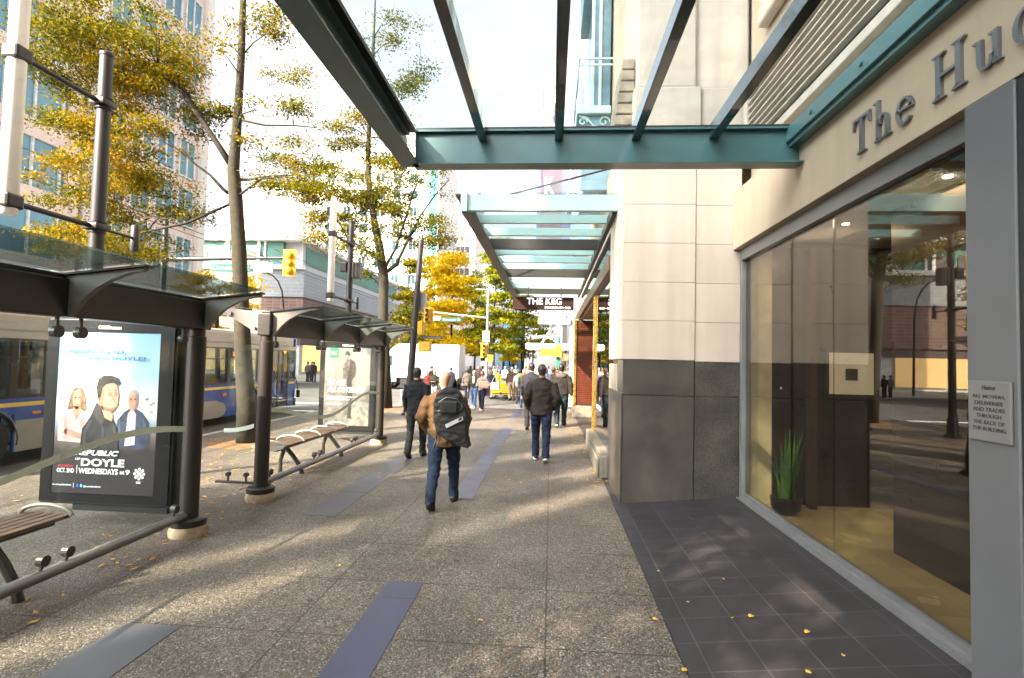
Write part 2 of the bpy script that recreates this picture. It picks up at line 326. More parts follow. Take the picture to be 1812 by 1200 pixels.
# ---------------------------------------------------------------- lettering
def text_obj(name, s, o, u, v, width, height, m, parent, depth=.004, bold=0., shear=0.):
    """Writing laid on a plane: lower-left corner o, reading direction u, up v, exact width and height."""
    cu = bpy.data.curves.new('lettering', 'FONT'); cu.body = s; cu.size = 1; cu.offset = bold; cu.shear = shear; cu.resolution_u = 3
    t = bpy.data.objects.new('lettering', cu); COL.objects.link(t)
    dg = bpy.context.evaluated_depsgraph_get(); me = bpy.data.meshes.new_from_object(t.evaluated_get(dg))
    bpy.data.objects.remove(t); bpy.data.curves.remove(cu)
    vs = [x.co.copy() for x in me.vertices]; fs = [tuple(p.vertices) for p in me.polygons]; bpy.data.meshes.remove(me)
    x0 = min(p.x for p in vs); x1 = max(p.x for p in vs); y0 = min(p.y for p in vs); y1 = max(p.y for p in vs)
    o, u, v = Vector(o), Vector(u), Vector(v); nrm = u.cross(v)
    mb = MB(); A = [o+u*((p.x-x0)/(x1-x0)*width)+v*((p.y-y0)/(y1-y0)*height)+nrm*depth for p in vs]
    mb.add(A, fs); n = len(A)
    ed = {}
    for f in fs:
        for i in range(len(f)):
            a, b = f[i], f[(i+1) % len(f)]; ed[(a, b)] = ed.get((a, b), 0)+1
    rim = [(a, b) for (a, b) in ed if (b, a) not in ed]
    mb.v += [tuple(p-nrm*(depth*.9)) for p in A]; mb.f += [(b, a, a+n, b+n) for a, b in rim]
    return part(name, mb, m, parent)
# ================================================================ SETTING: ground
EX, EY, EZ = Vector((1, 0, 0)), Vector((0, 1, 0)), Vector((0, 0, 1))
struct('road', MB().quad((-900, -400, -.15), (900, -400, -.15), (900, 1500, -.15), (-900, 1500, -.15)), ASPH)
struct('sidewalk', MB().box(-7.75, .85, -40, 20.35, -.14, 0), AGG)
struct('kerb', MB().box(-7.92, -7.754, -40, 20.35, -.145, .004).box(-7.92, .95, 20.354, 20.52, -.145, .004), CONC)
struct('far_sidewalk', MB().box(-7.75, 30, 37.2, 260, -.14, 0), CONC)
struct('far_kerb', MB().box(-7.92, -7.754, 37.2, 260, -.145, .004).box(-7.92, 30, 37.03, 37.196, -.145, .004), CONC)
struct('opposite_sidewalk', MB().box(-26, -16, -90, 20.3, -.14, 0).box(-40, -16, 37.2, 260, -.14, 0), CONC)
pv = MB()
for y0, y1 in ((-3, 4.36), (7.0, 14.5), (17.0, 20.3)): pv.box(-1.31, -1.01, y0, y1, -.02, .004)
struct('paving_strip', pv, STRIPSTONE)
pv = MB()
for y0, y1 in ((-2, 3.46), (6.0, 7.1), (7.106, 9.85), (13.2, 16)): pv.box(-2.86, -2.46, y0, y1, -.02, .004)
struct('paving_slab', pv, SLABGREY)
rp = MB(); rp.add([(.852, -6, .006), (2.47, -6, .165), (2.47, 7.05, .165), (.852, 7.05, .006), (.852, -6, -.1), (2.47, -6, -.1), (2.47, 7.05, -.1), (.852, 7.05, -.1)],
                  [(0, 1, 2, 3), (0, 4, 5, 1), (3, 2, 6, 7)])
struct('entry_paving', rp, SLATE)
struct('building_edge_paving', MB().box(.852, 3.0, 7.054, 22, -.12, .005), SLATE)
cw = MB()
for x0 in (-6.6, -.3): cw.box(x0, x0+.2, 21, 36.6, -.15, -.144)
for y0 in (21.6, 35.6): cw.box(-15.5, -8.2, y0, y0+.35, -.15, -.144)
cw.box(-15.4, -8.2, 18.4, 18.8, -.15, -.144)
for k in range(4): cw.box(-12.1, -11.98, -14+k*7, -11+k*7, -.15, -.144)
struct('road_marking', cw, WHITE)
tp = MB(); tp.lathe(-6.3, 10.75, [(.85, -.01), (.85, .006)], 28)
struct('tree_pit', tp, mat('soil_and_leaves', (.16, .085, .04), .9, var=.5, scale=14, bump=.8, bscale=60))
tp = MB(); tp.lathe(-6.04, 19.1, [(.75, -.01), (.75, .006)], 28)
struct('tree_pit', tp, bpy.data.materials['soil_and_leaves'])

# ================================================================ RIGHT: stone building with the glazed lobby
B = thing('stone_building', 'cream limestone building with dark granite base and glazed lobby recess', 'building', (2.5, 7.05, 0))
g = MB()                                                    # granite plinth slabs with open joints
for x0, x1, yo in ((.95, 1.872, 0), (1.88, 2.47, .014)):
    g.bevbox(x0, x1, 7.05+yo, 7.6, 0, 1.432, .006); g.bevbox(x0, x1, 7.05+yo, 7.6, 1.438, 1.902, .006)
g.bevbox(.93, .948, 7.04, 8.58, 0, 1.46, .004)
part('granite_base', g, GRANITE, B)
part('granite_return', MB().bevbox(.936, 1.6, 7.61, 8.58, 0, 1.84, .01), mat('honed_grey_stone', (.36, .315, .235), .5, var=.3, scale=3), B)
l = MB()
zs = [1.908, 2.424, 2.936, 3.458, 3.98, 4.5, 5.02]
for a, b in zip(zs[:-1], zs[1:]):
    l.bevbox(.94, 1.874, 7.045, 8.0, a, b-.004, .003); l.bevbox(1.88, 2.47, 7.058, 8.0, a-.012, b-.016, .003)
    l.bevbox(.93, .9385, 7.06, 8.58, a, b-.006, .002)
part('limestone_pier', l, LIME, B)
l = MB().bevbox(1.06, 1.96, 7.12, 8.6, 5.02, 5.62, .02).bevbox(1.97, 2.6, 7.16, 8.6, 5.02, 5.62, .02)
l.bevbox(1.1, 1.9, 7.16, 8.6, 5.625, 26, .03).bevbox(1.91, 2.62, 7.22, 8.6, 5.625, 26, .03)
part('upper_pier', l, LIME, B)
m_ = MB()                                                   # moulded bracket at the pier's street corner
for k in range(7): m_.bevbox(.80+.02*k, 1.09, 7.3, 8.3, 5.02+.16*k, 5.16+.16*k, .012)
part('corner_moulding', m_, mat('weathered_stone', (.33, .27, .19), .8, var=.4, scale=5, bump=.4, bscale=40), B)
uw = MB().box(1.1, 9, 8.62, 24, 4.62, 26).box(1.0, 1.1, 8.62, 24, 4.62, 5.3)
for k in range(6): uw.box(1.05, 1.098, 8.9+k*2.6, 9.6+k*2.6, 5.32, 26)
part('street_wall', uw, LIME2, B)
part('recess_wall', MB().box(2.62, 9, -22, 7.15, 4.12, 26).box(2.9, 9, -22, 1.2, 0, 4.1).box(2.62, 9, 7.62, 8.6, 0, 26), LIME2, B)
fa = MB().bevbox(2.36, 2.61, -22, 7.04, 3.37, 4.12, .006)
part('fascia', fa, LIME2, B)
part('fascia_end', MB().bevbox(2.362, 2.46, 7.052, 7.058, 3.37, 4.1, .001), LIME2, B)
lv = MB()                                                   # ventilation louvre above the fascia
for k in range(9): lv.box(2.50, 2.60, .5, 6.95, 4.73+.09*k, 4.744+.09*k)
part('louvre', lv, LIME, B)
part('louvre_shadow_gap', MB().box(2.57, 2.615, .5, 6.95, 4.66, 5.54), mat('louvre_dark', (.018, .017, .017), .7), B)
part('louvre_frame', MB().bevbox(2.48, 2.615, .45, 6.98, 5.54, 5.66, .01).bevbox(2.48, 2.615, 6.955, 7.05, 4.6, 5.7, .01).bevbox(2.52, 2.615, .45, 6.95, 4.56, 4.66, .01), LIME, B)
for k in range(2):                                          # tall windows over the recess
    y0 = .8+k*3.2
    wf = part('window', MB().bevbox(2.48, 2.615, y0-.2, y0+2.6, 6.05, 6.3, .04).bevbox(2.5, 2.615, y0-.2, y0, 6.3, 9.6, .03).bevbox(2.5, 2.615, y0+2.4, y0+2.6, 6.3, 9.6, .03).bevbox(2.46, 2.615, y0-.3, y0+2.7, 9.6, 9.9, .04), LIME, B)
    part('pane', MB().box(2.6, 2.617, y0, y0+2.4, 6.3, 9.6), mat('dim_window', (.05, .06, .07), .1), wf)
# lobby
LOBF = tile_mat('lobby_tile', (.42, .345, .175), (.25, .2, .1), .45, .45, .004, .22, .12)
part('lobby_floor', MB().box(2.56, 9, 1.0, 6.75, .02, .168), LOBF, B)
part('lobby_ceiling', MB().box(2.62, 9, 1.0, 7.1, 3.34, 3.5), mat('lobby_ceiling', (.30, .27, .22), .8), B)
part('lobby_back_wall', MB().box(2.72, 9, 6.75, 7.1, .17, 3.34), BROWNWOOD, B)
part('lobby_cream_wall', MB().box(2.56, 2.72, 6.72, 7.04, .17, 3.34), mat('cream_plaster', (.50, .46, .33), .7), B)
part('lobby_partition', MB().box(3.17, 3.32, 1.0, 5.15, .17, 3.34), BROWNWOOD, B)
part('lobby_post', MB().bevbox(3.1, 3.18, 6.55, 6.68, .17, 3.3, .005), mat('walnut_post', (.05, .025, .016), .4), B)
fr = MB()
fr.bevbox(2.44, 2.56, 3.17, 7.02, 3.22, 3.368, .006)        # head
fr.bevbox(2.44, 2.56, 3.17, 7.02, .13, .205, .006)          # sill
fr.bevbox(2.44, 2.56, 6.955, 7.03, .2, 3.22, .006)
fr.box(2.47, 2.53, 3.17, 6.955, .2, .24); fr.box(2.40, 2.442, 3.17, 7.02, .15, .172)
wf = part('lobby_window', fr, ALU, B)
for y0, y1 in ((3.17, 4.855), (4.862, 6.955)):
    part('pane', MB().box(2.492, 2.504, y0, y1, .235, 3.222), SHOPGLASS, wf)
part('pane_clip', MB().cyl((2.485, 5.9, 1.62), EX, .014, .012), ALU, wf)
part('soffit_gap', MB().box(2.5, 2.56, 3.17, 6.955, 3.215, 3.225), TAPE, B)
pl = part('pillar', MB().bevbox(2.355, 2.78, 2.84, 3.17, 0, 3.368, .008), PILLAR, B)
part('door_jamb', MB().bevbox(2.364, 2.9, 2.6, 2.838, 0, 3.36, .004).box(2.46, 2.9, 1.2, 2.6, 0, 3.36), mat('charcoal_panel', (.018, .019, .021), .4), B)

for i, (x, y) in enumerate(((3.0, 5.6), (3.0, 4.2), (4.6, 5.8), (4.6, 4.4), (4.6, 3.0), (3.0, 2.8))):
    part('downlight', MB().cyl((x, y, 3.335), EZ, .032, .012, 18), lit('lobby_lamp', (1, .82, .5), 6) if 'lobby_lamp' not in bpy.data.materials else bpy.data.materials['lobby_lamp'], B)
for x, y in ((2.95, 5.9), (2.9, 4.3), (5.0, 4.6)):
    la = bpy.data.lights.new('lobby_light', 'AREA'); la.energy = 4.5; la.size = .5; la.color = (1, .80, .52)
    lo = bpy.data.objects.new('lobby_light', la); COL.objects.link(lo); lo.location = (x, y, 3.31)

# metal lettering on the fascia
S = thing('building_lettering', 'raised grey metal serif lettering on cream fascia above lobby window', 'sign', (2.36, 4.27, 3.51))
LETM = mat('brushed_letter_metal', (.22, .22, .235), .38, .6, var=.08)
def arc(cx, cy, rx, ry, a0, a1, t0, t1, n=18):
    out = []
    for i in range(n):
        a, b = RAD(a0+(a1-a0)*i/n), RAD(a0+(a1-a0)*(i+1)/n)
        def th(q): return t0+(t1-t0)*abs(math.cos(q))
        p = [(cx+rx*math.cos(a), cy+ry*math.sin(a)), (cx+rx*math.cos(b), cy+ry*math.sin(b)), (cx+(rx-th(b))*math.cos(b), cy+(ry-t0)*math.sin(b)), (cx+(rx-th(a))*math.cos(a), cy+(ry-t0)*math.sin(a))]
        out.append(p)
    return out
def rc(x0, y0, x1, y1): return [[(x0, y0), (x1, y0), (x1, y1), (x0, y1)]]
def serif(x0, x1, w=.09, y=0, up=1): 
    return [[(x0-w, y), (x1+w, y), (x1+w, y+.03*up), (x1, y+.075*up), (x0, y+.075*up), (x0-w, y+.03*up)]]
LET = {
 'T': (.8, rc(.33, .05, .47, .95)+serif(.33, .47, .12)+rc(.02, .925, .78, 1)+[[(.02, .925), (.02, .70), (.05, .70), (.13, .925)], [(.78, .925), (.78, .70), (.75, .70), (.67, .925)]]),
 'h': (.74, rc(.12, .04, .24, 1.04)+serif(.12, .24, .09)+[[(.0, 1.0), (.12, 1.0), (.12, 1.04), (.02, 1.03)]]+arc(.39, .40, .21, .24, 0, 180, .06, .12)+rc(.48, .04, .60, .41)+serif(.48, .60, .09)),
 'e': (.64, arc(.31, .31, .30, .33, 0, 318, .06, .12)+[[(.06, .33), (.58, .33), (.58, .39), (.06, .39)]]),
 'H': (1.0, rc(.14, .05, .28, .95)+serif(.14, .28, .11)+serif(.14, .28, .11, 1, -1)+rc(.70, .05, .84, .95)+serif(.70, .84, .11)+serif(.70, .84, .11, 1, -1)+rc(.28, .47, .70, .53)),
 'u': (.76, rc(.1, .22, .22, .62)+[[(.0, .6), (.1, .58), (.1, .64), (.0, .64)]]+arc(.31, .22, .21, .24, 180, 360, .06, .12)+rc(.48, .04, .60, .64)+[[(.38, .6), (.48, .58), (.48, .64), (.38, .64)]]+serif(.54, .60, .07)),
 'd': (.76, arc(.30, .31, .29, .33, 40, 330, .06, .12)+rc(.48, .04, .60, 1.04)+[[(.36, 1.0), (.48, 1.0), (.48, 1.04), (.38, 1.03)]]+serif(.54, .60, .07)),
 's': (.5, arc(.22, .47, .19, .17, 20, 270, .06, .09)+arc(.22, .17, .20, .18, -160, 90, .06, .09)),
 'o': (.68, arc(.32, .31, .31, .33, 0, 360, .06, .12)),
 'n': (.74, rc(.12, .04, .24, .64)+serif(.12, .24, .09)+[[(.0, .6), (.12, .58), (.12, .64), (.0, .64)]]+arc(.39, .40, .21, .24, 0, 180, .06, .12)+rc(.48, .04, .60, .41)+serif(.48, .60, .09)),
}
yy = 0.0; CAP = .285
for ch in 'The Hudson':
    if ch == ' ': yy += .42; continue
    adv, polys = LET[ch]; mb = MB()
    for p in polys: mb.prism([((yy+a)*CAP, b*CAP) for a, b in p], (2.359, 4.27, 3.51), -EY, EZ, (-.022, 0, 0))
    part('letter', mb, LETM, S); yy += adv+.14

Q = thing('notice_plaque', 'small grey plaque telling movers to use the back of the building', 'sign', (2.35, 3.0, 1.65))
part('plate', MB().bevbox(2.338, 2.354, 2.868, 3.142, 1.475, 1.80, .006), mat('plaque_grey', (.19, .175, .168), .45, .2, var=.05), Q)
INK = mat('dark_ink', (.02, .02, .022), .5)
rows = [('ALL MOVERS,', .215, .017), ('DELIVERIES', .18, .015), ('AND TRADES', .205, .016), ('THROUGH', .16, .015), ('THE BACK OF', .20, .016), ('THE BUILDING', .215, .016)]
for i, (s, wd, _) in enumerate(rows):
    text_obj('text_line', s, (2.338, 3.005+wd/2, 1.705-.0345*i), -EY, EZ, wd, .021, INK, Q, .0015, .012)
text_obj('text_line', 'Hudson', (2.338, 3.05, 1.752), -EY, EZ, .09, .026, INK, Q, .0015, .01, .5)

# picture and plant in the lobby
A = thing('framed_picture', 'square white mat with small dark centre on brown lobby wall', 'picture', (4.2, 6.74, 1.7))
pc = [P(1466, 624, 6.73), P(1544, 622, 6.73), P(1544, 700, 6.73), P(1466, 697, 6.73)]
x0, x1, z0, z1 = pc[0].x, pc[1].x, pc[3].z, pc[0].z
part('frame', MB().bevbox(x0-.04, x1+.04, 6.715, 6.748, z0-.05, z1+.04, .005), mat('black_frame', (.025, .018, .013), .4), A)
part('mat_board', MB().box(x0, x1, 6.708, 6.716, z0, z1), mat('white_mat', (.9, .9, .82), .6, var=.04), A)
xm, zm = (x0+x1)/2, (z0+z1)/2
part('print', MB().box(xm-.07, xm+.07, 6.704, 6.709, zm-.08, zm+.06), mat('dark_print', (.03, .028, .026), .5), A)
pp = G(1352, 876, .17); px_, py_ = 2.72, 6.32
K = thing('potted_plant', 'snake plant in a dark bowl inside the lobby window', 'plant', (px_, py_, .168))
part('pot', MB().lathe(px_, py_, [(.10, .168), (.155, .24), (.17, .36), (.155, .365), (.14, .33)], 24), BLACK, K, True)
lf = MB(); r_ = random.Random(3)
for k in range(26):
    a = r_.uniform(0, 2*PI); h = r_.uniform(.35, .85); d = r_.uniform(.02, .11); lean = r_.uniform(.0, .22)
    base = Vector((px_+d*math.cos(a), py_+d*math.sin(a), .33)); tipd = Vector((math.cos(a)*lean, math.sin(a)*lean, h)); side = Vector((-math.sin(a), math.cos(a), 0))*r_.uniform(.014, .024)
    nn = 6
    for i in range(nn):
        t0, t1 = i/nn, (i+1)/nn
        w0, w1 = math.sin(PI*min(1, .25+t0*.75))+.05, math.sin(PI*min(1, .25+t1*.75))+.02
        p0 = base+Vector((tipd.x*t0*t0, tipd.y*t0*t0, tipd.z*t0)); p1 = base+Vector((tipd.x*t1*t1, tipd.y*t1*t1, tipd.z*t1))
        lf.quad(p0-side*w0, p0+side*w0, p1+side*w1, p1-side*w1)
part('leaves', lf, leaf_mat('snake_plant_leaf', [(.04, .13, .03), (.10, .28, .07), (.22, .40, .08)], .2), K)

# ================================================================ canopies
C1 = thing('entrance_canopy', 'teal steel and glass entrance canopy overhead nearest the camera', 'canopy', (2.3, 5.2, 3.8))
YF = 5.2
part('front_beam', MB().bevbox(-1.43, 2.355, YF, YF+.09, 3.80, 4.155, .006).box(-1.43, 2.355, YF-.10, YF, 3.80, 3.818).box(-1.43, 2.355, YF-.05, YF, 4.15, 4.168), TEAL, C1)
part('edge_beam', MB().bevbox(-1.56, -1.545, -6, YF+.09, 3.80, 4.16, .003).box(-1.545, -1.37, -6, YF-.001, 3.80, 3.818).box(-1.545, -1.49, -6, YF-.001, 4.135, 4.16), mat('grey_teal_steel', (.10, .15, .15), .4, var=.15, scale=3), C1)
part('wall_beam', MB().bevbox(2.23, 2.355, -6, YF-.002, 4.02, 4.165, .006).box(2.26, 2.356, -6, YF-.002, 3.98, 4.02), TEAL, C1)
for k in range(7):
    part('bolt', MB().cyl((2.225, 4.7-k*.75, 4.09), EX, .022, .03, 8), TEAL, C1)
for px in (855, 989, 1125, 1262):
    xr = P(px, 250, YF).x
    part('rafter', MB().bevbox(xr-.042, xr+.042, -6, YF-.002, 4.06, 4.20, .004), RAFT, C1)
part('glazing_tape', MB().box(-1.42, 2.3, YF-.02, YF+.05, 4.170, 4.202).box(-1.545, -1.43, -6, YF, 4.163, 4.2), TAPE, C1)
xs = [-1.54]+[P(px, 250, YF).x for px in (855, 989, 1125, 1262)]+[2.35]
for a, b in zip(xs[:-1], xs[1:]):
    for y0, y1 in ((-6, 1.5), (1.51, YF+.05)):
        part('glass_pane', MB().box(a+.004, b-.004, y0, y1, 4.206, 4.22), CANGLASS, C1)

C2 = thing('entrance_canopy', 'pale teal ladder-like glass canopy along the restaurant front', 'canopy', (.9, 7.7, 4.08))
ys = [7.7+.86*k for k in range(13)]
for i, y in enumerate(ys):
    if i == 0: mb = MB().bevbox(-1.3, .93, y, y+.08, 4.08, 4.32, .005)
    elif i % 4 == 3: mb = MB().bevbox(-1.3, .93, y, y+.10, 4.06, 4.26, .005)
    else: mb = MB().bevbox(-1.3, .93, y, y+.07, 4.12, 4.26, .005)
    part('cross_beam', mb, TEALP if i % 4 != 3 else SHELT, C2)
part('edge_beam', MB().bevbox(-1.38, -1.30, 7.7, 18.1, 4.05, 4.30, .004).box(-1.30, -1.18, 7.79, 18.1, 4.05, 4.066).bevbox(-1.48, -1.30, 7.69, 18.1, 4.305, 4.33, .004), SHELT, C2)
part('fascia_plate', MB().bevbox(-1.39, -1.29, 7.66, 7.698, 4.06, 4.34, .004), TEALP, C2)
part('wall_beam', MB().bevbox(.86, .93, 7.79, 18.1, 4.05, 4.2, .004), SHELT, C2)
for k in range(6):
    y0 = 7.69+k*1.74; part('glass_pane', MB().box(-1.46, .93, y0, y0+1.73, 4.335, 4.349), CANGLASS, C2)
part('upstand_glass', MB().box(-1.38, .93, 7.66, 7.672, 4.35, 4.52), CANGLASS, C2)
for y in (8.2, 13.4):
    part('tie_rod', MB().tube([(-1.2, y, 4.35), (1.02, y+.2, 5.0)], .016, 8), SHELT, C2)

KS = thing('hanging_sign', 'dark brown restaurant sign with white letters hanging under the pale teal canopy', 'sign', (-.27, 15.95, 3.43))
kl, kr = P(908, 525, 15.95), P(1015, 549, 15.95)
part('board', MB().bevbox(kl.x, kr.x, 15.95, 16.07, kr.z, kl.z, .008), mat('sign_brown', (.028, .011, .008), .7, spec=.15, var=.3, scale=5), KS)
part('grid_line', MB().box(kl.x, kr.x, 15.944, 15.949, 3.535, 3.543).box(kl.x+.25, kl.x+.256, 15.944, 15.949, 3.54, 3.80).box(kr.x-.3, kr.x-.294, 15.944, 15.949, 3.54, 3.80), BLACK, KS)
LW = lit('lit_white_letter', (.85, .85, .85), .15)
text_obj('text_line', 'THE KEG', (P(932, 540, 15.945).x, 15.945, 3.575), EX, EZ, 1.06, .205, LW, KS, .02, .022)
text_obj('text_line', 'STEAKHOUSE • BAR', (P(964, 540, 15.945).x, 15.945, 3.455), EX, EZ, .78, .065, LW, KS, .01, .02)
for px in (935, 993):
    xr = P(px, 510, 16).x; part('hanger_rod', MB().tube([(xr, 16.01, kl.z-.01), (xr, 16.01, 4.12)], .018, 8), BLACK, KS)

# ================================================================ restaurant storefront
R = thing('restaurant_storefront', 'restaurant shopfront with brass framed glass and brown shutters under the pale canopy', 'storefront', (1, 11.9, 0))
STONE = mat('pale_stone_plinth', (.17, .15, .115), .6, var=.25, scale=4)
part('plinth', MB().bevbox(.82, 1.1, 8.585, 12.05, 0, .36, .02).bevbox(.78, .815, 8.7, 10.6, 0, .28, .015), STONE, R)
wf = part('shop_window', MB().bevbox(.94, 1.05, 11.93, 12.06, .36, 3.35, .012).bevbox(.96, 1.03, 11.70, 11.76, .36, 3.35, .008), BRASS, R)
part('pane', MB().box(.985, .999, 8.59, 11.70, .36, 3.35), glass('shop_mirror_glass', (.35, .34, .3), 1.0, .45), wf)
part('shop_interior', MB().box(1.6, 1.7, 8.6, 12.0, 0, 3.4), BROWNWOOD, R)
part('head_beam', MB().bevbox(.90, 1.12, 8.585, 22.9, 3.352, 3.60, .01), mat('brown_bronze', (.16, .085, .045), .4, .4, var=.2), R)
part('transom_glass', MB().box(.96, .974, 8.59, 22.9, 3.60, 4.06), glass('transom_pane', (.7, .78, .78), 1, .2), R)
part('upper_band', MB().box(1.0, 1.2, 8.6, 23, 4.06, 4.62), LIME, R)
part('recess_ceiling', MB().box(.99, 2.2, 12.07, 18.0, 3.30, 3.345), mat('warm_soffit', (.35, .25, .15), .6), R)
part('recess_back_wall', MB().box(2.0, 2.2, 12.0, 18.0, 0, 3.3), mat('dark_recess', (.08, .05, .035), .6), R)
part('downlight', MB().cyl((1.35, 16.2, 3.29), EZ, .07, .02), lit('warm_lamp', (1, .75, .4), 6), R)
s0, s1 = .80, 1.45
sh = part('shutter', MB().box(s0+.05, s1, 17.96, 18.0, .40, 3.28), mat('shutter_back', (.05, .02, .012), .5), R)
sl_ = MB()
for k in range(44): sl_.box(s0+.09, s1-.03, 17.93, 17.958, .45+k*.063, .49+k*.063)
part('slats', sl_, mat('mahogany', (.10, .024, .011), .35, var=.3, scale=5), sh)
part('frame', MB().bevbox(s0-.03, s0+.06, 17.90, 18.02, .38, 3.30, .008).bevbox(s1-.02, s1+.05, 17.90, 18.02, .38, 3.30, .008), BRASS, sh)
part('plinth', MB().bevbox(s0-.05, 2.0, 17.88, 18.4, 0, .38, .02), STONE, R)
for y0 in (18.42, 21.9):
    part('pier', MB().bevbox(.78, 1.1, y0, y0+.85, 0, 3.35, .02), LIME, R)
wf = part('shop_window', MB().bevbox(.93, 1.0, 19.3, 19.4, .4, 3.35, .01).bevbox(.93, 1.0, 20.6, 20.7, .4, 3.35, .01).bevbox(.85, 1.05, 19.28, 21.88, 0, .4, .01), BRASS, R)
part('pane', MB().box(.96, .975, 19.4, 21.88, .4, 3.35), bpy.data.materials['shop_mirror_glass'], wf)

# balconies up the street front
BALC = mat('balcony_teal', (.42, .55, .52), .5, var=.1)
for k, (yb, zb) in enumerate(((9.9, 6.75), (9.9, 11.2), (14.6, 6.75))):
    b = thing('balcony', ['pale teal iron balcony with scroll bracket just above the near canopy beam', 'pale teal iron balcony topmost on the cream street wall', 'pale teal iron balcony farther along the cream street wall'][k], 'balcony', (1.05, yb, zb), 'balconies on the stone building')
    part('slab', MB().bevbox(.40, 1.05, yb, yb+2.6, zb-.16, zb, .02), BALC, b)
    rl = MB()
    for z in (zb+.78, zb+.90): rl.box(.42, .45, yb, yb+2.6, z, z+.035); rl.box(.45, 1.06, yb+.01, yb+.04, z, z+.035)
    part('railing', rl, BALC, b)
    for i in range(3): part('baluster', MB().box(.423, .447, yb+.05+i*1.2, yb+.08+i*1.2, zb, zb+.78), BALC, b)
    br = MB()
    for sx, sz, r0 in ((.52, zb-.30, .085), (.92, zb-.30, .11)):
        pts = [(sx+math.cos(t)*r0*(1-t/9), yb+.06, sz+math.sin(t)*r0*(1-t/9)) for t in np.linspace(0, 7.5, 24)]
        br.tube(pts, .016, 6)
    br.tube([(.45, yb+.06, zb-.18), (.6, yb+.06, zb-.22), (.75, yb+.06, zb-.42), (.98, yb+.06, zb-.5)], .02, 6)
    part('scroll_bracket', br, BALC, b)
    bay = part('bay_panel', MB().box(.55, 1.05, yb+.1, yb+2.5, zb-1.6, zb-.17).box(.5, .56, yb+.1, yb+.2, zb-1.6, zb-.17), mat('bay_blue_panel', (.16, .28, .33), .45, var=.12, scale=5), b)
    part('bay_window', MB().box(.72, 1.05, yb+.3, yb+2.3, zb+.02, zb+3.0), mat('bay_window_glass', (.12, .2, .24), .12), b)
    part('window_trim', MB().bevbox(.68, .74, yb+.28, yb+.38, zb, zb+3.0, .01).bevbox(.82, .88, yb+.27, yb+.295, zb, zb+3.0, .005), BALC, b)
# ================================================================ bus shelters
PX0 = -3.67
def poly_part(name, pts, m, parent, o, u, v, dep, lay):
    """one flat printed shape on a sheet: pts in sheet units, lay = its layer above the sheet"""
    nrm = u.cross(v).normalized()
    mb = MB().prism(pts, Vector(o)+nrm*(lay*.0012), u, v, nrm*.0010)
    return part(name, mb, m, parent)
def blob(cx, cy, rx, ry, n=22, a0=0, a1=360): return [(cx+rx*math.cos(RAD(a0+(a1-a0)*i/n)), cy+ry*math.sin(RAD(a0+(a1-a0)*i/n))) for i in range(n if a1-a0 >= 360 else n+1)]
PRINTS = {}
TONES = dict(leather=(.85, 7), blouse=(.22, 9), navyjacket=(.55, 9), skin=(.22, 16), skin2=(.22, 16), skin3=(.24, 15), brownhair=(.7, 22), blackhair=(.7, 24), rock=(.6, 9), rock2=(.6, 9), ridge=(.4, 6), parka=(.5, 12), pack=(.5, 14))   # photographic mottling of the print
def ink(name, col, e=.12):
    if name not in PRINTS: PRINTS[name] = mat('print_'+name, col, .4, var=TONES.get(name, (.1, 14))[0], scale=TONES.get(name, (.1, 14))[1], emit=e*.6)
    return PRINTS[name]
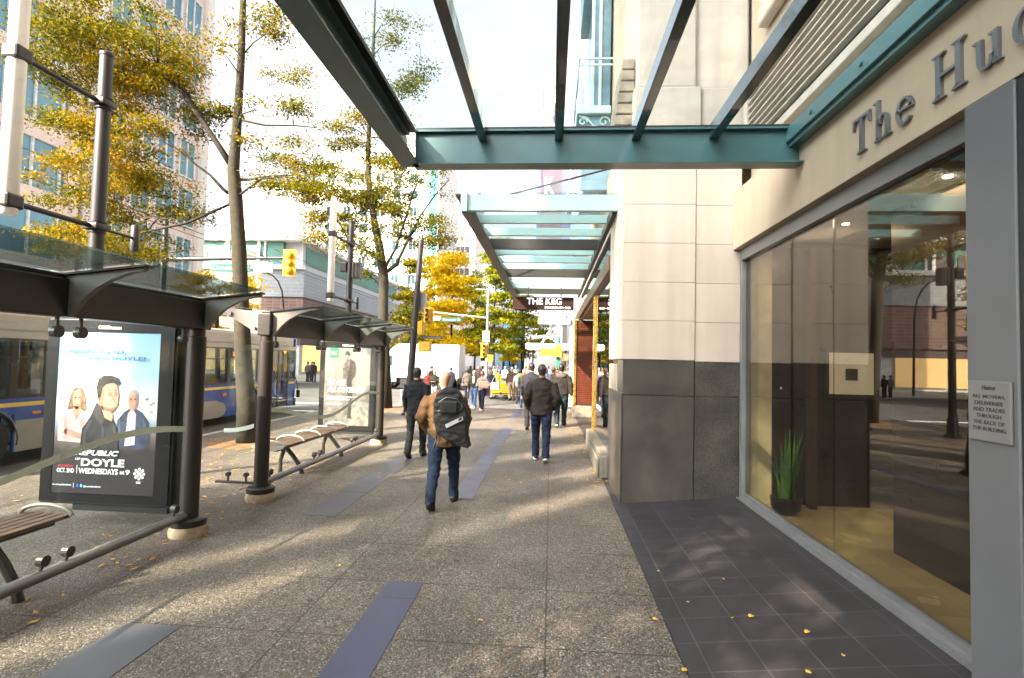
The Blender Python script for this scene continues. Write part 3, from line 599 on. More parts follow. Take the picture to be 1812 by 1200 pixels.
def poster_talk(ad, o, W, Hh):
    u, v = EX*W, EZ*Hh
    sh = part('poster', MB().box(o.x, o.x+W, o.y, o.y+.01, o.z, o.z+Hh), ramp_z_mat('poster_sky', [(.34, (.02, .018, .02)), (.80, (.03, .026, .028)), (.95, (.16, .12, .10)), (1.10, (.30, .36, .42)), (1.2, (.62, .58, .50)), (1.34, (.56, .62, .64)), (1.6, (.34, .54, .68)), (2.05, (.24, .44, .62))], emit=.06), ad)
    L = [0]
    def S(name, pts, key, col, lay): return poly_part(name, pts, ink(key, col), sh, o, u, v, None, lay)
    for k in range(60):
        x = random.Random(k).uniform(0, .97); y = .50+random.Random(k+99).uniform(0, .09)
        if k % 2 == 0: S('far_house', [(x, y), (x+.03, y), (x+.03, y+.012), (x, y+.012)], 'house%d' % (k % 5), [(.5, .42, .35), (.7, .66, .6), (.35, .25, .2), (.6, .5, .42), (.25, .28, .3)][k % 5], 1)
    S('light_ray', [(.30, 1), (.42, 1), (.62, .62), (.36, .62)], 'ray', (.46, .62, .70), 1)
    S('light_ray', [(.04, 1), (.12, 1), (.22, .62), (.08, .62)], 'ray', (.46, .62, .70), 1)
    sk1, sk2 = (.42, .25, .17), (.46, .27, .19)
    # woman in a pale blouse
    S('printed_hair', [(.14, .60), (.12, .52), (.16, .49), (.26, .49), (.31, .52), (.29, .61), (.25, .655), (.18, .655)], 'brownhair', (.20, .10, .05), 2)
    S('printed_blouse', [(.04, .32), (.03, .46), (.08, .505), (.16, .52), (.26, .52), (.33, .48), (.36, .40), (.33, .31)], 'blouse', (.55, .42, .39), 3)
    S('printed_face', blob(.215, .58, .048, .062), 'skin', sk1, 4); S('printed_neck', [(.19, .54), (.24, .54), (.27, .51), (.215, .45), (.17, .51)], 'skin', sk1, 4)
    S('printed_shade', [(.225, .64), (.262, .60), (.258, .55), (.23, .52), (.24, .57)], 'skinshade', (.30, .165, .11), 5); S('printed_fold', [(.10, .48), (.13, .40), (.12, .33), (.09, .40)], 'blousefold', (.40, .29, .27), 4); S('printed_fold', [(.27, .50), (.25, .42), (.29, .37), (.30, .45)], 'blousefold', (.40, .29, .27), 4)
    for ex in (.195, .237): S('printed_eye', blob(ex, .592, .010, .005, 10), 'dark', (.02, .015, .012), 5)
    S('printed_mouth', blob(.216, .549, .016, .005, 10), 'lip', (.45, .12, .10), 5)
    S('printed_arm', [(.08, .37), (.12, .40), (.30, .36), (.32, .33), (.2, .345)], 'skin', sk1, 4)
    # older man in a blue jacket
    S('printed_jacket', [(.60, .30), (.62, .46), (.68, .51), (.76, .545), (.86, .51), (.93, .45), (.95, .32), (.88, .28)], 'navyjacket', (.035, .045, .075), 2)
    S('printed_shirt', [(.70, .30), (.72, .50), (.76, .535), (.80, .50), (.80, .31)], 'shirt', (.5, .5, .53), 3)
    S('printed_face', blob(.765, .585, .050, .066), 'skin2', sk2, 4); S('printed_hair', blob(.765, .60, .052, .052, 14, 20, 160), 'greyhair', (.42, .33, .27), 5)
    S('printed_shade', [(.785, .64), (.812, .60), (.806, .55), (.78, .52), (.79, .57)], 'skinshade', (.30, .165, .11), 5); S('printed_fold', [(.64, .48), (.66, .38), (.68, .32), (.63, .36)], 'navyfold', (.07, .085, .13), 3); S('printed_fold', [(.86, .49), (.88, .40), (.92, .34), (.90, .44)], 'navyfold', (.07, .085, .13), 3)
    for ex in (.745, .787): S('printed_eye', blob(ex, .592, .009, .005, 10), 'dark', (.02, .015, .012), 6)
    S('printed_mouth', blob(.766, .55, .015, .004, 10), 'lip2', (.40, .2, .16), 6)
    # young man in a black leather jacket, in front
    S('printed_coat', [(.26, .22), (.28, .40), (.36, .48), (.41, .57), (.46, .52), (.56, .48), (.60, .44), (.64, .36), (.64, .22)], 'leather', (.016, .016, .018), 7)
    S('printed_neck', [(.45, .52), (.54, .52), (.58, .49), (.57, .45), (.50, .47)], 'skin3', (.40, .225, .145), 8)
    S('printed_face', [(.43, .56), (.44, .66), (.50, .69), (.60, .68), (.625, .62), (.62, .56), (.60, .53), (.56, .505), (.49, .51), (.45, .54)], 'skin3', (.40, .225, .145), 9)
    S('printed_stubble', [(.45, .55), (.47, .52), (.56, .507), (.60, .53), (.61, .545), (.55, .53), (.49, .54)], 'stubble', (.17, .10, .07), 10)
    S('printed_ear', blob(.435, .605, .014, .028), 'skin3', (.40, .225, .145), 10)
    S('printed_hair', [(.42, .59), (.405, .66), (.42, .71), (.47, .735), (.55, .735), (.61, .72), (.635, .69), (.61, .675), (.57, .69), (.50, .68), (.465, .66), (.45, .60)], 'blackhair', (.018, .014, .012), 11)
    S('printed_shade', [(.43, .56), (.44, .64), (.475, .655), (.485, .60), (.475, .54), (.50, .51), (.45, .54)], 'skinshade2', (.27, .14, .09), 10); S('printed_shade', [(.51, .605), (.56, .605), (.555, .635), (.515, .632)], 'skinshade2', (.27, .14, .09), 10); S('printed_shade', [(.578, .605), (.612, .605), (.612, .632), (.58, .635)], 'skinshade2', (.27, .14, .09), 10)
    for ex in (.535, .595): S('printed_eye', blob(ex, .622, .011, .0045, 10), 'eyewhite', (.42, .38, .34), 11); S('printed_pupil', blob(ex+.003, .622, .0055, .0045, 8), 'dark', (.02, .015, .012), 12); S('printed_brow', [(ex-.022, .639), (ex+.0, .645), (ex+.022, .641), (ex+.0, .650)], 'dark', (.02, .015, .012), 11)
    S('printed_nose', [(.565, .62), (.585, .585), (.56, .580)], 'noseshade', (.28, .15, .095), 10); S('printed_mouth', blob(.572, .553, .024, .005, 10), 'lip2', (.40, .2, .16), 11)
    S('printed_collar', [(.41, .57), (.46, .53), (.50, .47), (.47, .42), (.38, .49)], 'collar', (.03, .03, .034), 8)
    for pts in ([(.295, .38), (.35, .455), (.375, .45), (.33, .39), (.32, .30), (.30, .28)], [(.47, .43), (.50, .40), (.505, .32), (.485, .30), (.48, .36)], [(.575, .44), (.605, .42), (.615, .36), (.59, .38)]): S('printed_sheen', pts, 'sheen', (.045, .045, .05), 8)
    y_ = o.y-.016
    def TX(s, x0, x1, v0, h, m, bold=.01, shear=0): text_obj('text_line', s, (o.x+x0*W, y_, o.z+v0*Hh), EX, EZ, (x1-x0)*W, h*Hh, m, sh, .001, bold, shear)
    blue = ink('blueletter', (.03, .16, .42), 0); wh = ink('whiteletter', (.8, .8, .8), .35); rd = ink('redletter', (.6, .03, .03))
    TX('WHERE YA TO,', .10, .68, .862, .030, blue, .03); TX('JAKE DOYLE?', .30, .88, .824, .030, blue, .03)
    TX('REPUBLIC', .235, .66, .238, .032, wh, .03, .3); TX('OF', .235, .285, .208, .013, wh); TX('DOYLE', .295, .72, .172, .047, wh, .03)
    TX('OCT. 2ND', .06, .23, .128, .026, wh, .02); TX('WEDNESDAYS', .275, .66, .125, .034, wh, .025); TX('at', .68, .725, .13, .02, wh); TX('9', .735, .775, .128, .030, wh, .03)
    TX('WEDNESDAY', .065, .225, .162, .014, rd, .02); S('divider', [(.25, .125), (.254, .125), (.254, .175), (.25, .175)], 'whiteletter', (.8, .8, .8), 8)
    TX('cbc.ca/republicofdoyle', .02, .21, .045, .013, wh); TX('@republicofdoyle', .33, .50, .04, .013, wh)
    S('social_icon', [(.255, .04), (.275, .04), (.275, .06), (.255, .06)], 'iconblue', (.06, .12, .45), 8); S('social_icon', blob(.302, .05, .012, .010), 'iconsky', (.15, .5, .8), 8)
    S('divider', [(.225, .035), (.228, .035), (.228, .065), (.225, .065)], 'whiteletter', (.8, .8, .8), 8)
    cx, cy = .865, .135
    for i in range(4):
        a = RAD(45+90*i); S('emblem_dot', blob(cx+.028*math.cos(a), cy+.018*math.sin(a), .013, .0085), 'whiteletter', (.8, .8, .8), 8)
    for i in range(8):
        a = RAD(45*i); S('emblem_petal', blob(cx+.046*math.cos(a), cy+.030*math.sin(a), .012, .008), 'whiteletter', (.8, .8, .8), 8)
    S('emblem_core', blob(cx, cy, .016, .0105), 'whiteletter', (.8, .8, .8), 8); TX('CBC', cx-.022, cx+.022, cy-.058, .012, wh, .02)
def poster_hike(ad, o, W, Hh):
    u, v = EX*W, EZ*Hh
    sh = part('poster', MB().box(o.x, o.x+W, o.y, o.y+.01, o.z, o.z+Hh), ramp_z_mat('poster_mist', [(.4, (.12, .11, .10)), (.75, (.06, .055, .05)), (1.0, (.09, .08, .072)), (1.3, (.14, .135, .127)), (2.1, (.175, .17, .16))], emit=.0), ad)
    def S(name, pts, key, col, lay): return poly_part(name, pts, ink(key, col), sh, o, u, v, None, lay)
    S('printed_ridge', [(0, .62), (.18, .52), (.35, .40), (.5, .36), (1, .30), (1, .12), (0, .12)], 'ridge', (.11, .10, .095), 1)
    S('printed_rock', [(0, .22), (.25, .27), (.5, .26), (.58, .10), (.5, 0), (0, 0)], 'rock', (.10, .09, .078), 2)
    S('printed_rock', [(.56, .12), (.66, .33), (.74, .30), (.98, .20), (1, 0), (.5, 0)], 'rock2', (.15, .14, .12), 3)
    S('printed_legs', [(.49, .66), (.60, .66), (.62, .40), (.61, .12), (.63, .09), (.53, .09), (.54, .30), (.50, .45)], 'trousers', (.015, .015, .017), 4)
    S('printed_pack', [(.56, .86), (.66, .82), (.70, .74), (.68, .64), (.60, .58), (.52, .60), (.50, .80)], 'pack', (.022, .017, .015), 5)
    S('printed_coat', [(.40, .72), (.44, .82), (.50, .86), (.56, .84), (.54, .70), (.50, .60), (.42, .60)], 'parka', (.07, .06, .052), 6)
    S('printed_face', blob(.475, .905, .035, .035), 'palehead', (.22, .19, .165), 7); S('printed_beanie', blob(.49, .915, .052, .045, 14, -10, 190), 'beanie', (.03, .028, .028), 8)
    g = ink('green', (.008, .17, .06), .05); wh = ink('hikeletter', (.5, .5, .5), .05)
    poly_part('green_square', [(.10, .87), (.29, .87), (.29, 1.0), (.10, 1.0)], g, sh, o, u, v, None, 4)
    def TX(s, x0, x1, v0, h, bold=.02, shear=0): text_obj('text_line', s, (o.x+x0*W, o.y-.012, o.z+v0*Hh), EX, EZ, (x1-x0)*W, h*Hh, wh, sh, .001, bold, shear)
    TX('MEC', .125, .265, .91, .045, .03); TX('WE ARE', .07, .47, .515, .07, .035, .25); TX('ALL OUTSIDERS', .07, .90, .425, .07, .035, .25)
    TX('WE ARE TRAIL SEEKERS, MOUNTAIN LOVERS', .06, .76, .353, .022, .02); TX('WE ARE MOUNTAIN EQUIPMENT CO-OP', .06, .58, .322, .022, .02); TX('MEC.CA/OUTSIDERS', .06, .41, .262, .026, .02)

def shelter(y0, label, ax, poster, near_glass):
    y1 = y0+4.64
    s = thing('bus_shelter', label, 'bus shelter', (PX0, y0, 0), 'bus shelters along the pavement')
    for y in (y0, y1):
        part('post', MB().lathe(PX0, y, [(.088, .15), (.088, 2.02), (.075, 2.03), (.075, 2.12)], 22), SHELT, s, True)
        b = part('post_base', MB().lathe(PX0, y, [(.165, .10), (.168, .12), (.168, .16), (.15, .175), (.10, .178)], 26), SHELT, s, True)
        part('footing', MB().lathe(PX0, y, [(.175, .0), (.18, .05), (.165, .10)], 22), mat('footing_concrete', (.36, .29, .18), .9, var=.35, scale=12, bump=.6, bscale=50), b, True)
    part('beam', MB().bevbox(PX0-.085, PX0+.085, y0-.09, y1+.10, 2.10, 2.385, .012), SHELT, s)
    ribs = [y0+1.547*i for i in range(4)]
    for y in ribs:
        R_ = [(PX0+.086, 2.10), (PX0+.13, 2.145), (PX0+.20, 2.235), (PX0+.30, 2.32), (PX0+.42, 2.385), (PX0+.56, 2.435), (PX0+.66, 2.452), (PX0+.67, 2.475), (PX0+.05, 2.405), (PX0+.05, 2.12)]
        L_ = [(PX0-.05, 2.405), (PX0-.86, 2.478), (PX0-.86, 2.452), (PX0-.72, 2.415), (PX0-.46, 2.32), (PX0-.25, 2.20), (PX0-.086, 2.10)]
        f = part('bracket', MB().prism(R_, (0, y-.02, 0), EX, EZ, (0, .05, 0)).prism(L_, (0, y-.018, 0), EX, EZ, (0, .046, 0)), FIN, s)
        part('edge_plate', MB().prism([(PX0+.05, 2.408), (PX0+.69, 2.480), (PX0+.69, 2.494), (PX0+.05, 2.424)], (0, y-.045, 0), EX, EZ, (0, .09, 0)), SHELT, f)
        part('bolt', MB().cyl((PX0-.5, y-.03, 2.38), EY, .03, .03, 12).cyl((PX0-.16, y-.03, 2.2), EY, .02, .03, 12), ALU, f)
    for a, b in zip(ribs[:-1], ribs[1:]):
        for sx, tip, z1 in ((1, .70, 2.505), (-1, .88, 2.50)):
            mb = MB().prism([(PX0+sx*.04, 2.43), (PX0+sx*tip, z1), (PX0+sx*tip, z1+.014), (PX0+sx*.04, 2.444)], (0, a+.05, 0), EX, EZ, (0, b-a-.10, 0))
            part('roof_glass', mb, ROOFGLASS, s)
    part('roof_gutter', MB().bevbox(PX0-.06, PX0+.06, y0-.05, y1+.05, 2.386, 2.42, .008), BLACK, s)
    rail = part('rail', MB().tube([(PX0, y0+.05, .205), (PX0, y1-.05, .205)], .044, 14), mat('rail_metal', (.20, .20, .215), .35, .6, var=.1), s, True)
    seams = [y0+.12, y0+1.62, y0+3.18, y1-.11]
    def zb(y): return 1.0+.135*math.cos((y1-y-.7)*2*PI/4.0)
    for a, b in zip(seams[:-1], seams[1:]):
        gp = part('side_glass', MB().box(PX0-.008, PX0+.004, a+.006, b-.006, .27, 2.04), SHELTGLASS, s)
        fb = MB(); n = 14
        for i in range(n):
            ya, yb2 = a+.006+(b-a-.012)*i/n, a+.006+(b-a-.012)*(i+1)/n
            w_ = .028
            fb.quad((PX0+.0055, ya, zb(ya)-w_), (PX0+.0055, yb2, zb(yb2)-w_), (PX0+.0055, yb2, zb(yb2)+w_), (PX0+.0055, ya, zb(ya)+w_))
        part('frosted_band', fb, FROST, gp)
        for y in (a+.10, b-.10):
            part('clamp', MB().cyl((PX0+.0, y, 1.99), EX, .045, .05, 14).box(PX0-.008, PX0+.008, y-.012, y+.012, 2.02, 2.11), DARKMET, gp)
            part('clamp', MB().cyl((PX0+.0, y, .31), EX, .04, .05, 14).tube([(PX0, y, .30), (PX0, y-.03, .21)], .014, 8), DARKMET, gp)
    if near_glass:
        gp = part('end_glass', MB().box(PX0-.52, PX0-.12, y0-.006, y0+.006, .25, 1.98), SHELTGLASS, s)
        part('frosted_band', MB().prism([(PX0-.52+.05*i, .84+.0011*i*i) for i in range(9)]+[(PX0-.12-.05*i, .84+.0011*(8-i)**2+.055) for i in range(9)], (0, y0-.009, 0), EX, EZ, (0, .002, 0)), FROST, gp)
        part('end_rail', MB().bevbox(PX0-.60, PX0-.08, y0-.03, y0+.03, .20, .225, .006), SHELT, s)
        for x in (PX0-.44, PX0-.2): part('clamp', MB().cyl((x, y0, .31), EY, .03, .04, 12).box(x-.01, x+.01, y0-.01, y0+.01, .225, .3), DARKMET, gp)
    # light box
    ad = part('advertising_panel', MB().bevbox(ax[0], ax[1], y1+.03, y1+.23, .24, 2.19, .012).bevbox(ax[0]+.35, ax[1]-.05, y1+.06, y1+.20, .17, .24, .006).bevbox(ax[0]+.25, ax[1]+.02, y1+.02, y1+.2, 2.195, 2.225, .005), BLACK, s)
    for x in (ax[1]+.035,): part('mounting_strip', MB().box(x-.03, x+.05, y1+.08, y1+.14, .25, 2.08), SHELT, ad)
    px0, px1 = ax[2], ax[3]; z0, z1 = .36, 2.045
    poster(ad, Vector((px0, y1+.012, z0)), px1-px0, z1-z0)
    part('cover_frame', MB().box(ax[0]+.02, px0-.004, y1+.008, y1+.029, .27, 2.17).box(px1+.004, ax[1]-.02, y1+.008, y1+.029, .27, 2.17).box(px0-.004, px1+.004, y1+.008, y1+.029, .27, z0-.003).box(px0-.004, px1+.004, y1+.008, y1+.029, z1+.003, 2.17), mat('black_lightbox', (.006, .006, .007), .35, spec=.25), ad)
    text_obj('text_line', 'CBS/Decaux', ((px0+px1)/2-.13, y1+.007, 2.085), EX, EZ, .26, .034, ink('whiteletter', (.8, .8, .8), .35), ad, .001, .03)
    # bench
    bn = thing('bench', 'wooden slat bench with pale hoop armrests in the %s shelter' % ('nearest' if y0 < 2 else 'farther'), 'bench', (PX0-.45, y0+2.5, 0), 'benches in the bus shelters')
    ya, yb_ = y0+1.1, y0+3.62; st = MB()
    for i in range(5): st.bevbox(PX0-.72+.085*i, PX0-.645+.085*i, ya, yb_, .455, .485, .006)
    part('seat', st, WOOD, bn)
    part('seat_rail', MB().bevbox(PX0-.60, PX0-.40, ya+.05, yb_-.05, .40, .452, .01), SHELT, bn)
    HO = mat('pale_cast_metal', (.25, .235, .19), .45, .4, var=.1)
    for i in range(5):
        y = ya+.03+(yb_-ya-.06)*i/4
        pts = [(PX0-.51+.23*math.cos(PI*t), y, .475+.085*math.sin(PI*t)) for t in np.linspace(0, 1, 15)]
        part('armrest', MB().tube(pts, .018, 8), HO, bn, True)
    part('end_casting', MB().prism([(PX0-.78, .50), (PX0-.26, .50), (PX0-.28, .46), (PX0-.42, .42), (PX0-.6, .42), (PX0-.74, .46)], (0, ya-.04, 0), EX, EZ, (0, .04, 0)), HO, bn)
    for y in (ya+.45, yb_-.5):
        part('leg', MB().tube([(PX0-.5, y, .42), (PX0-.35, y, .26), (PX0-.22, y-.02, .10), (PX0-.2, y-.02, 0)], [.04, .035, .035, .04], 8), SHELT, bn, True)
        part('leg', MB().tube([(PX0-.5, y, .42), (PX0-.56, y, .2), (PX0-.56, y, 0)], [.04, .03, .035], 8), SHELT, bn, True)
    return s
shelter(.56, 'bronze bus shelter nearest the camera with a television show poster', (-5.36, -3.90, -5.21, -4.08), poster_talk, False)
shelter(6.54, 'bronze bus shelter holding the black and white outdoors poster', (-5.06, -3.80, -4.93, -3.92), poster_hike, True)

# ================================================================ bus
def wheel(mb_r, name, parent, c, r, wd, axis=EX, hubm=None):
    t = part(name, MB().cyl(c, axis, r, wd, 28), mat('tyre_rubber', (.018, .018, .018), .75) if 'tyre_rubber' not in bpy.data.materials else bpy.data.materials['tyre_rubber'], parent, True)
    part('rim', MB().cyl(c, axis, r*.62, wd+.02, 22), hubm or ALU, t, True)
    part('hub', MB().cyl(c, axis, r*.22, wd+.06, 14), DARKMET, t, True)
    return t
BX, BW = -9.2, 2.25
BUSY0, BUSY1 = 5.4, 18.35
BG = mat('bus_grey', (.31, .30, .28), .35, .1, var=.06, coat=.3); BROOF = mat('bus_roof_grey', (.40, .385, .36), .4, var=.05, coat=.2); BBLUE = mat('bus_blue', (.015, .07, .36), .25, var=.06, coat=.6); BYEL = mat('bus_yellow', (.78, .56, .10), .35, var=.04)
BBLK = mat('bus_black', (.015, .015, .016), .25, coat=.3)
bus = thing('bus', 'long city bus with blue front, yellow stripe and grey rear at the kerb', 'bus', (BX-BW/2, 12, -.15))
zr = -.15
lower = MB().box(BX-.06, BX, BUSY0, 7.45, .08, 1.0).box(BX-.06, BX, 8.45, 9.0, .08, 1.0).box(BX-.06, BX, 10.0, 15.05, .08, 1.0).box(BX-.06, BX, 16.15, 16.5, .08, 1.0).box(BX-.06, BX, 17.9, BUSY1, .08, 1.0)
lower.box(BX-.06, BX, 7.45, 8.45, .72, 1.0).box(BX-.06, BX, 15.05, 16.15, .72, 1.0)
part('side_panel', lower, BBLUE, bus)
part('side_panel', MB().box(BX-BW, BX-BW+.06, BUSY0, BUSY1, .08, 1.0), BG, bus)
sk = MB()
def skirt(ya, yb, rnd):
    if rnd: pts = [(ya, .08), (yb-.35, .08), (yb-.10, .14), (yb, .28), (yb-.12, .46), (yb-.5, .56), (ya, .62)]
    else: pts = [(ya, .08), (yb, .08), (yb, .62), (ya, .62)]
    sk.prism(pts, (BX+.001, 0, 0), EY, EZ, (.008, 0, 0))
for ar in ((10.02, 14.4, True), (BUSY0, 7.4, False), (8.47, 8.98, False)):
    sk = MB(); skirt(*ar); part('grey_skirt', sk, BG, bus)
st = MB()
for a, b in ((BUSY0, 8.98), (10.02, 16.48), (17.92, BUSY1)): st.box(BX, BX+.006, a, b, .86, .93)
part('yellow_stripe', st, BYEL, bus)
part('roof', MB().bevbox(BX-BW+.02, BX-.02, BUSY0+.02, BUSY1-.04, 2.08, 2.56, .12).bevbox(BX-BW+.4, BX-.5, 7, 10, 2.56, 2.75, .05), BROOF, bus)
part('roof_rail', MB().box(BX-.05, BX+.004, BUSY0, BUSY1, 2.04, 2.16), BROOF, bus)
part('floor', MB().box(BX-BW+.06, BX-.06, BUSY0, BUSY1, .2, .26), BBLK, bus)
part('rear_panel', MB().bevbox(BX-BW, BX, BUSY0-.04, BUSY0, .08, 2.4, .01), BG, bus)
part('front_panel', MB().bevbox(BX-BW, BX, BUSY1, BUSY1+.06, .08, 1.05, .02).box(BX-BW, BX, BUSY1, BUSY1+.06, 2.1, 2.5), BBLUE, bus)
part('bumper', MB().bevbox(BX-BW-.01, BX+.02, BUSY1-.05, BUSY1+.14, .06, .34, .03), BBLK, bus)
part('windscreen', MB().box(BX-BW+.08, BX-.08, BUSY1+.01, BUSY1+.03, 1.05, 2.1), BUSGLASS, bus)
pl_ = MB(); ed = [BUSY0, 6.9, 8.4, 9.0, 10.0, 11.3, 12.75, 14.45, 15.95, 16.5, 17.95, BUSY1]
for y in ed: pl_.bevbox(BX-.06, BX+.002, y-.07, y+.07, 1.0, 2.06, .01)
pl_.box(BX-.05, BX-.002, BUSY0, BUSY1, 1.0, 1.06).box(BX-.05, BX-.002, BUSY0, BUSY1, 2.0, 2.05)
part('window_frame', pl_, BBLK, bus)
for y in (BUSY0+.1, 8, 11, 14, 17.8): part('far_pillar', MB().box(BX-BW, BX-BW+.05, y-.06, y+.06, 1.0, 2.06), BBLK, bus)
for a, b in zip(ed[:-1], ed[1:]):
    if (a, b) in ((9.0, 10.0), (16.5, 17.95)): continue
    wdw = part('window', MB().box(BX-.02, BX-.008, a+.06, b-.06, 1.05, 2.01), BUSGLASS, bus)
    part('sash_bar', MB().box(BX-.024, BX-.003, a+.06, b-.06, 1.70, 1.73), BBLK, wdw)
part('window', MB().box(BX-BW+.01, BX-BW+.02, BUSY0+.1, BUSY1-.1, 1.0, 2.06), glass('bus_far_glass', (.45, .5, .5), .8, .05), bus)
for a, b in ((9.0, 10.0), (16.5, 17.95)):
    d = part('door', MB().box(BX-.03, BX-.005, a+.06, a+.12, .12, 2.0).box(BX-.03, BX-.005, b-.12, b-.06, .12, 2.0).box(BX-.03, BX-.005, (a+b)/2-.05, (a+b)/2+.05, .12, 2.0).box(BX-.03, BX-.005, a+.06, b-.06, .10, .2), BBLK, bus)
    part('door_glass', MB().box(BX-.022, BX-.012, a+.12, b-.12, .2, 2.0), BUSGLASS, d)
    part('door_rail', MB().tube([(BX-.05, a+.2, 1.0), (BX-.05, b-.2, 1.0)], .014, 8), BYEL, d)
for y in (7.95, 15.6):
    wh_ = part('wheel_arch', MB().tube([(BX-.03, y+.56*math.cos(t), .30+.54*math.sin(t)) for t in np.linspace(-.2, PI+.2, 16)], .045, 8), BBLK, bus)
    wheel(None, 'wheel', bus, (BX-.14, y, .29), .44, .26)
    wheel(None, 'wheel', bus, (BX-BW+.14, y, .29), .44, .26)
part('inner_wheel_box', MB().box(BX-.7, BX-.3, 7.4, 8.5, .26, .8).box(BX-.7, BX-.3, 15.0, 16.2, .26, .8), BBLK, bus)
LEDB = part('destination_board', MB().box(BX-.10, BX-.04, 14.62, 15.6, 1.74, 2.0), BBLK, bus)
text_obj('text_line', '50 WATERFRONT', (BX-.036, 14.66, 1.80), EY, EZ, .9, .13, lit('led_orange', (1, .16, .02), 2.2), LEDB, .002, .02)
for y in (8.75, 10.3, 14.2, 16.3): part('side_marker', MB().bevbox(BX, BX+.02, y, y+.16, .70 if y < 12 else .66, .75, .008), mat('amber_lens', (.7, .18, .02), .3), bus)
for k, y in enumerate([6.2, 7.2, 10.6, 11.6, 12.6, 13.6]):
    for x in (BX-.55, BX-1.75):
        part('seat', MB().bevbox(x-.2, x+.2, y, y+.4, .62, .70, .03).bevbox(x-.2, x+.2, y-.06, y+.02, .65, 1.22, .03), mat('seat_blue', (.03, .05, .12), .8), bus)
part('ceiling_light', MB().box(BX-1.3, BX-1.2, BUSY0+.4, BUSY1-.6, 2.03, 2.05), lit('bus_lamp', (.9, .95, 1), 1.6), bus)
part('mirror', MB().bevbox(BX+.02, BX+.14, BUSY1+.1, BUSY1+.2, .35, .62, .03).tube([(BX-.05, BUSY1+.1, 1.2), (BX+.08, BUSY1+.15, .6)], .015, 8), BBLK, bus)
part('info_sticker', MB().box(BX, BX+.003, 16.28, 16.42, 1.42, 1.52).box(BX, BX+.003, 16.28, 16.42, 1.22, 1.32), WHITE, bus)

# ================================================================ light masts
def mast(x, y, gap, label, box):
    m = thing('light_mast', label, 'lamp post', (x, y, 0), 'light masts along the kerb')
    part('pole', MB().tube([(x, y, 0), (x, y, 3), (x, y, 5.98)], [.10, .092, .082], 18), POLE, m, True)
    part('pole_cap', MB().lathe(x, y, [(.09, 5.98), (.09, 6.02), (.05, 6.05)], 16), POLE, m, True)
    part('base_plate', MB().lathe(x, y, [(.2, 0), (.2, .05), (.14, .12), (.13, .5), (.1, .55)], 18), POLE, m, True)
    for z in (3.56, 5.30):
        part('arm', MB().tube([(x, y, z), (x, y-gap, z)], .034, 12).cyl((x, y, z+.07), EZ, .108, .02, 16).cyl((x, y, z-.07), EZ, .108, .02, 16).bevbox(x-.11, x+.11, y-.14, y+.11, z-.045, z+.045, .015), POLE, m, True)
        part('collar', MB().bevbox(x-.105, x+.105, y-gap-.105, y-gap+.105, z-.085, z+.085, .03), BLACK, m)
    part('light_tube', MB().lathe(x, y-gap, [(.07, 3.40), (.093, 3.43), (.093, 6.15), (.08, 6.3), (.05, 6.36)], 22), TUBEW, m, True)
    part('spot_arm', MB().tube([(x, y, 3.56), (x, y+.62, 3.56)], .02, 10), POLE, m)
    part('spot_lamp', MB().lathe(x, y+.66, [(.055, 3.36), (.06, 3.38), (.06, 3.74), (.045, 3.76)], 14), BLACK, m, True)
    if box:
        part('control_box', MB().bevbox(x-.3, x-.08, y-.1, y+.1, 4.45, 4.75, .02), POLE, m)
        part('slatted_lamp', MB().bevbox(x+.1, x+.34, y-.12, y+.12, 4.25, 4.75, .02).box(x+.14, x+.17, y-.14, y-.12, 4.3, 4.7).box(x+.24, x+.27, y-.14, y-.12, 4.3, 4.7), DARKMET, m)
    return m
mast(-6.3, 6.76, 1.2, 'dark lamp post with white light tube on side arms behind the nearest shelter', False)
mast(-6.2, 15.6, 1.35, 'dark lamp post with white light tube standing beyond the outdoors poster shelter', True)

# ================================================================ traffic signals and street signs
SIGNG = mat('sign_green', (.0, .065, .052), .5, var=.04, spec=.2); SIGNW = mat('sign_white_letter', (.21, .21, .21), .6, var=.03, spec=.2)
def head(parent, c, h, wd, turn=0, lit_i=None):
    M_ = Matrix.Translation(c) @ Matrix.Rotation(RAD(turn), 4, 'Z')
    hd = part('signal_head', MB().bevbox(-wd/2, wd/2, -.06, .12, -h/2, h/2, .02, M_).bevbox(-wd*.85, wd*.85, .10, .115, -h*.58, h*.58, .005, M_), YELLOW, parent)
    for i, (zz, col) in enumerate(((h/3.1, (.25, .02, .01)), (0, (.2, .12, .01)), (-h/3.1, (.01, .12, .04)))):
        r = h*.125
        part('visor', MB().tube([M_ @ Vector((0, -.06, zz)), M_ @ Vector((0, -.06-r*1.5, zz))], [r*1.08, r*1.0], 14, cap=False), YELLOW, hd, True)
        part('lens', MB().cyl(M_ @ Vector((0, -.065, zz)), M_.to_3x3() @ EY, r*.92, .012, 14), lit('lens_on_%d' % i, [(1, .05, .02), (1, .4, .02), (.02, .9, .4)][i], 2.5) if lit_i == i else mat('lens_%d' % i, col, .3), hd)
    return hd
y = 21.5
tm = thing('traffic_signal_mast', 'dark mast arm over the road with a yellow signal and green street sign', 'traffic light', (P(288, 600, y).x, y, 0))
xp = P(288, 500, y).x; xa = P(512, 455, y).x; za = P(400, 458, y).z
part('pole', MB().tube([(xp, y, -.0), (xp, y, za+1.6)], [.16, .11], 14), POLE, tm, True)
part('arm', MB().tube([(xp, y, za-.05), ((xp+xa)/2, y, za+.02), (xa, y, za+.06)], [.11, .09, .06], 12), POLE, tm, True)
head(tm, (xa+.1, y-.12, P(512, 467, y).z), .98, .3, 195)
for q in (-.33, 0, .33): part('signal_back', MB().ball((xa+.12, y-.26, P(512, 467, y).z+q), .15, .13, .15, 8), YELLOW, tm, True)
a, b = P(378, 468, y), P(446, 482, y)
sg = part('street_sign', MB().bevbox(a.x, b.x, y-.16, y-.13, b.z, a.z, .008), SIGNG, tm)
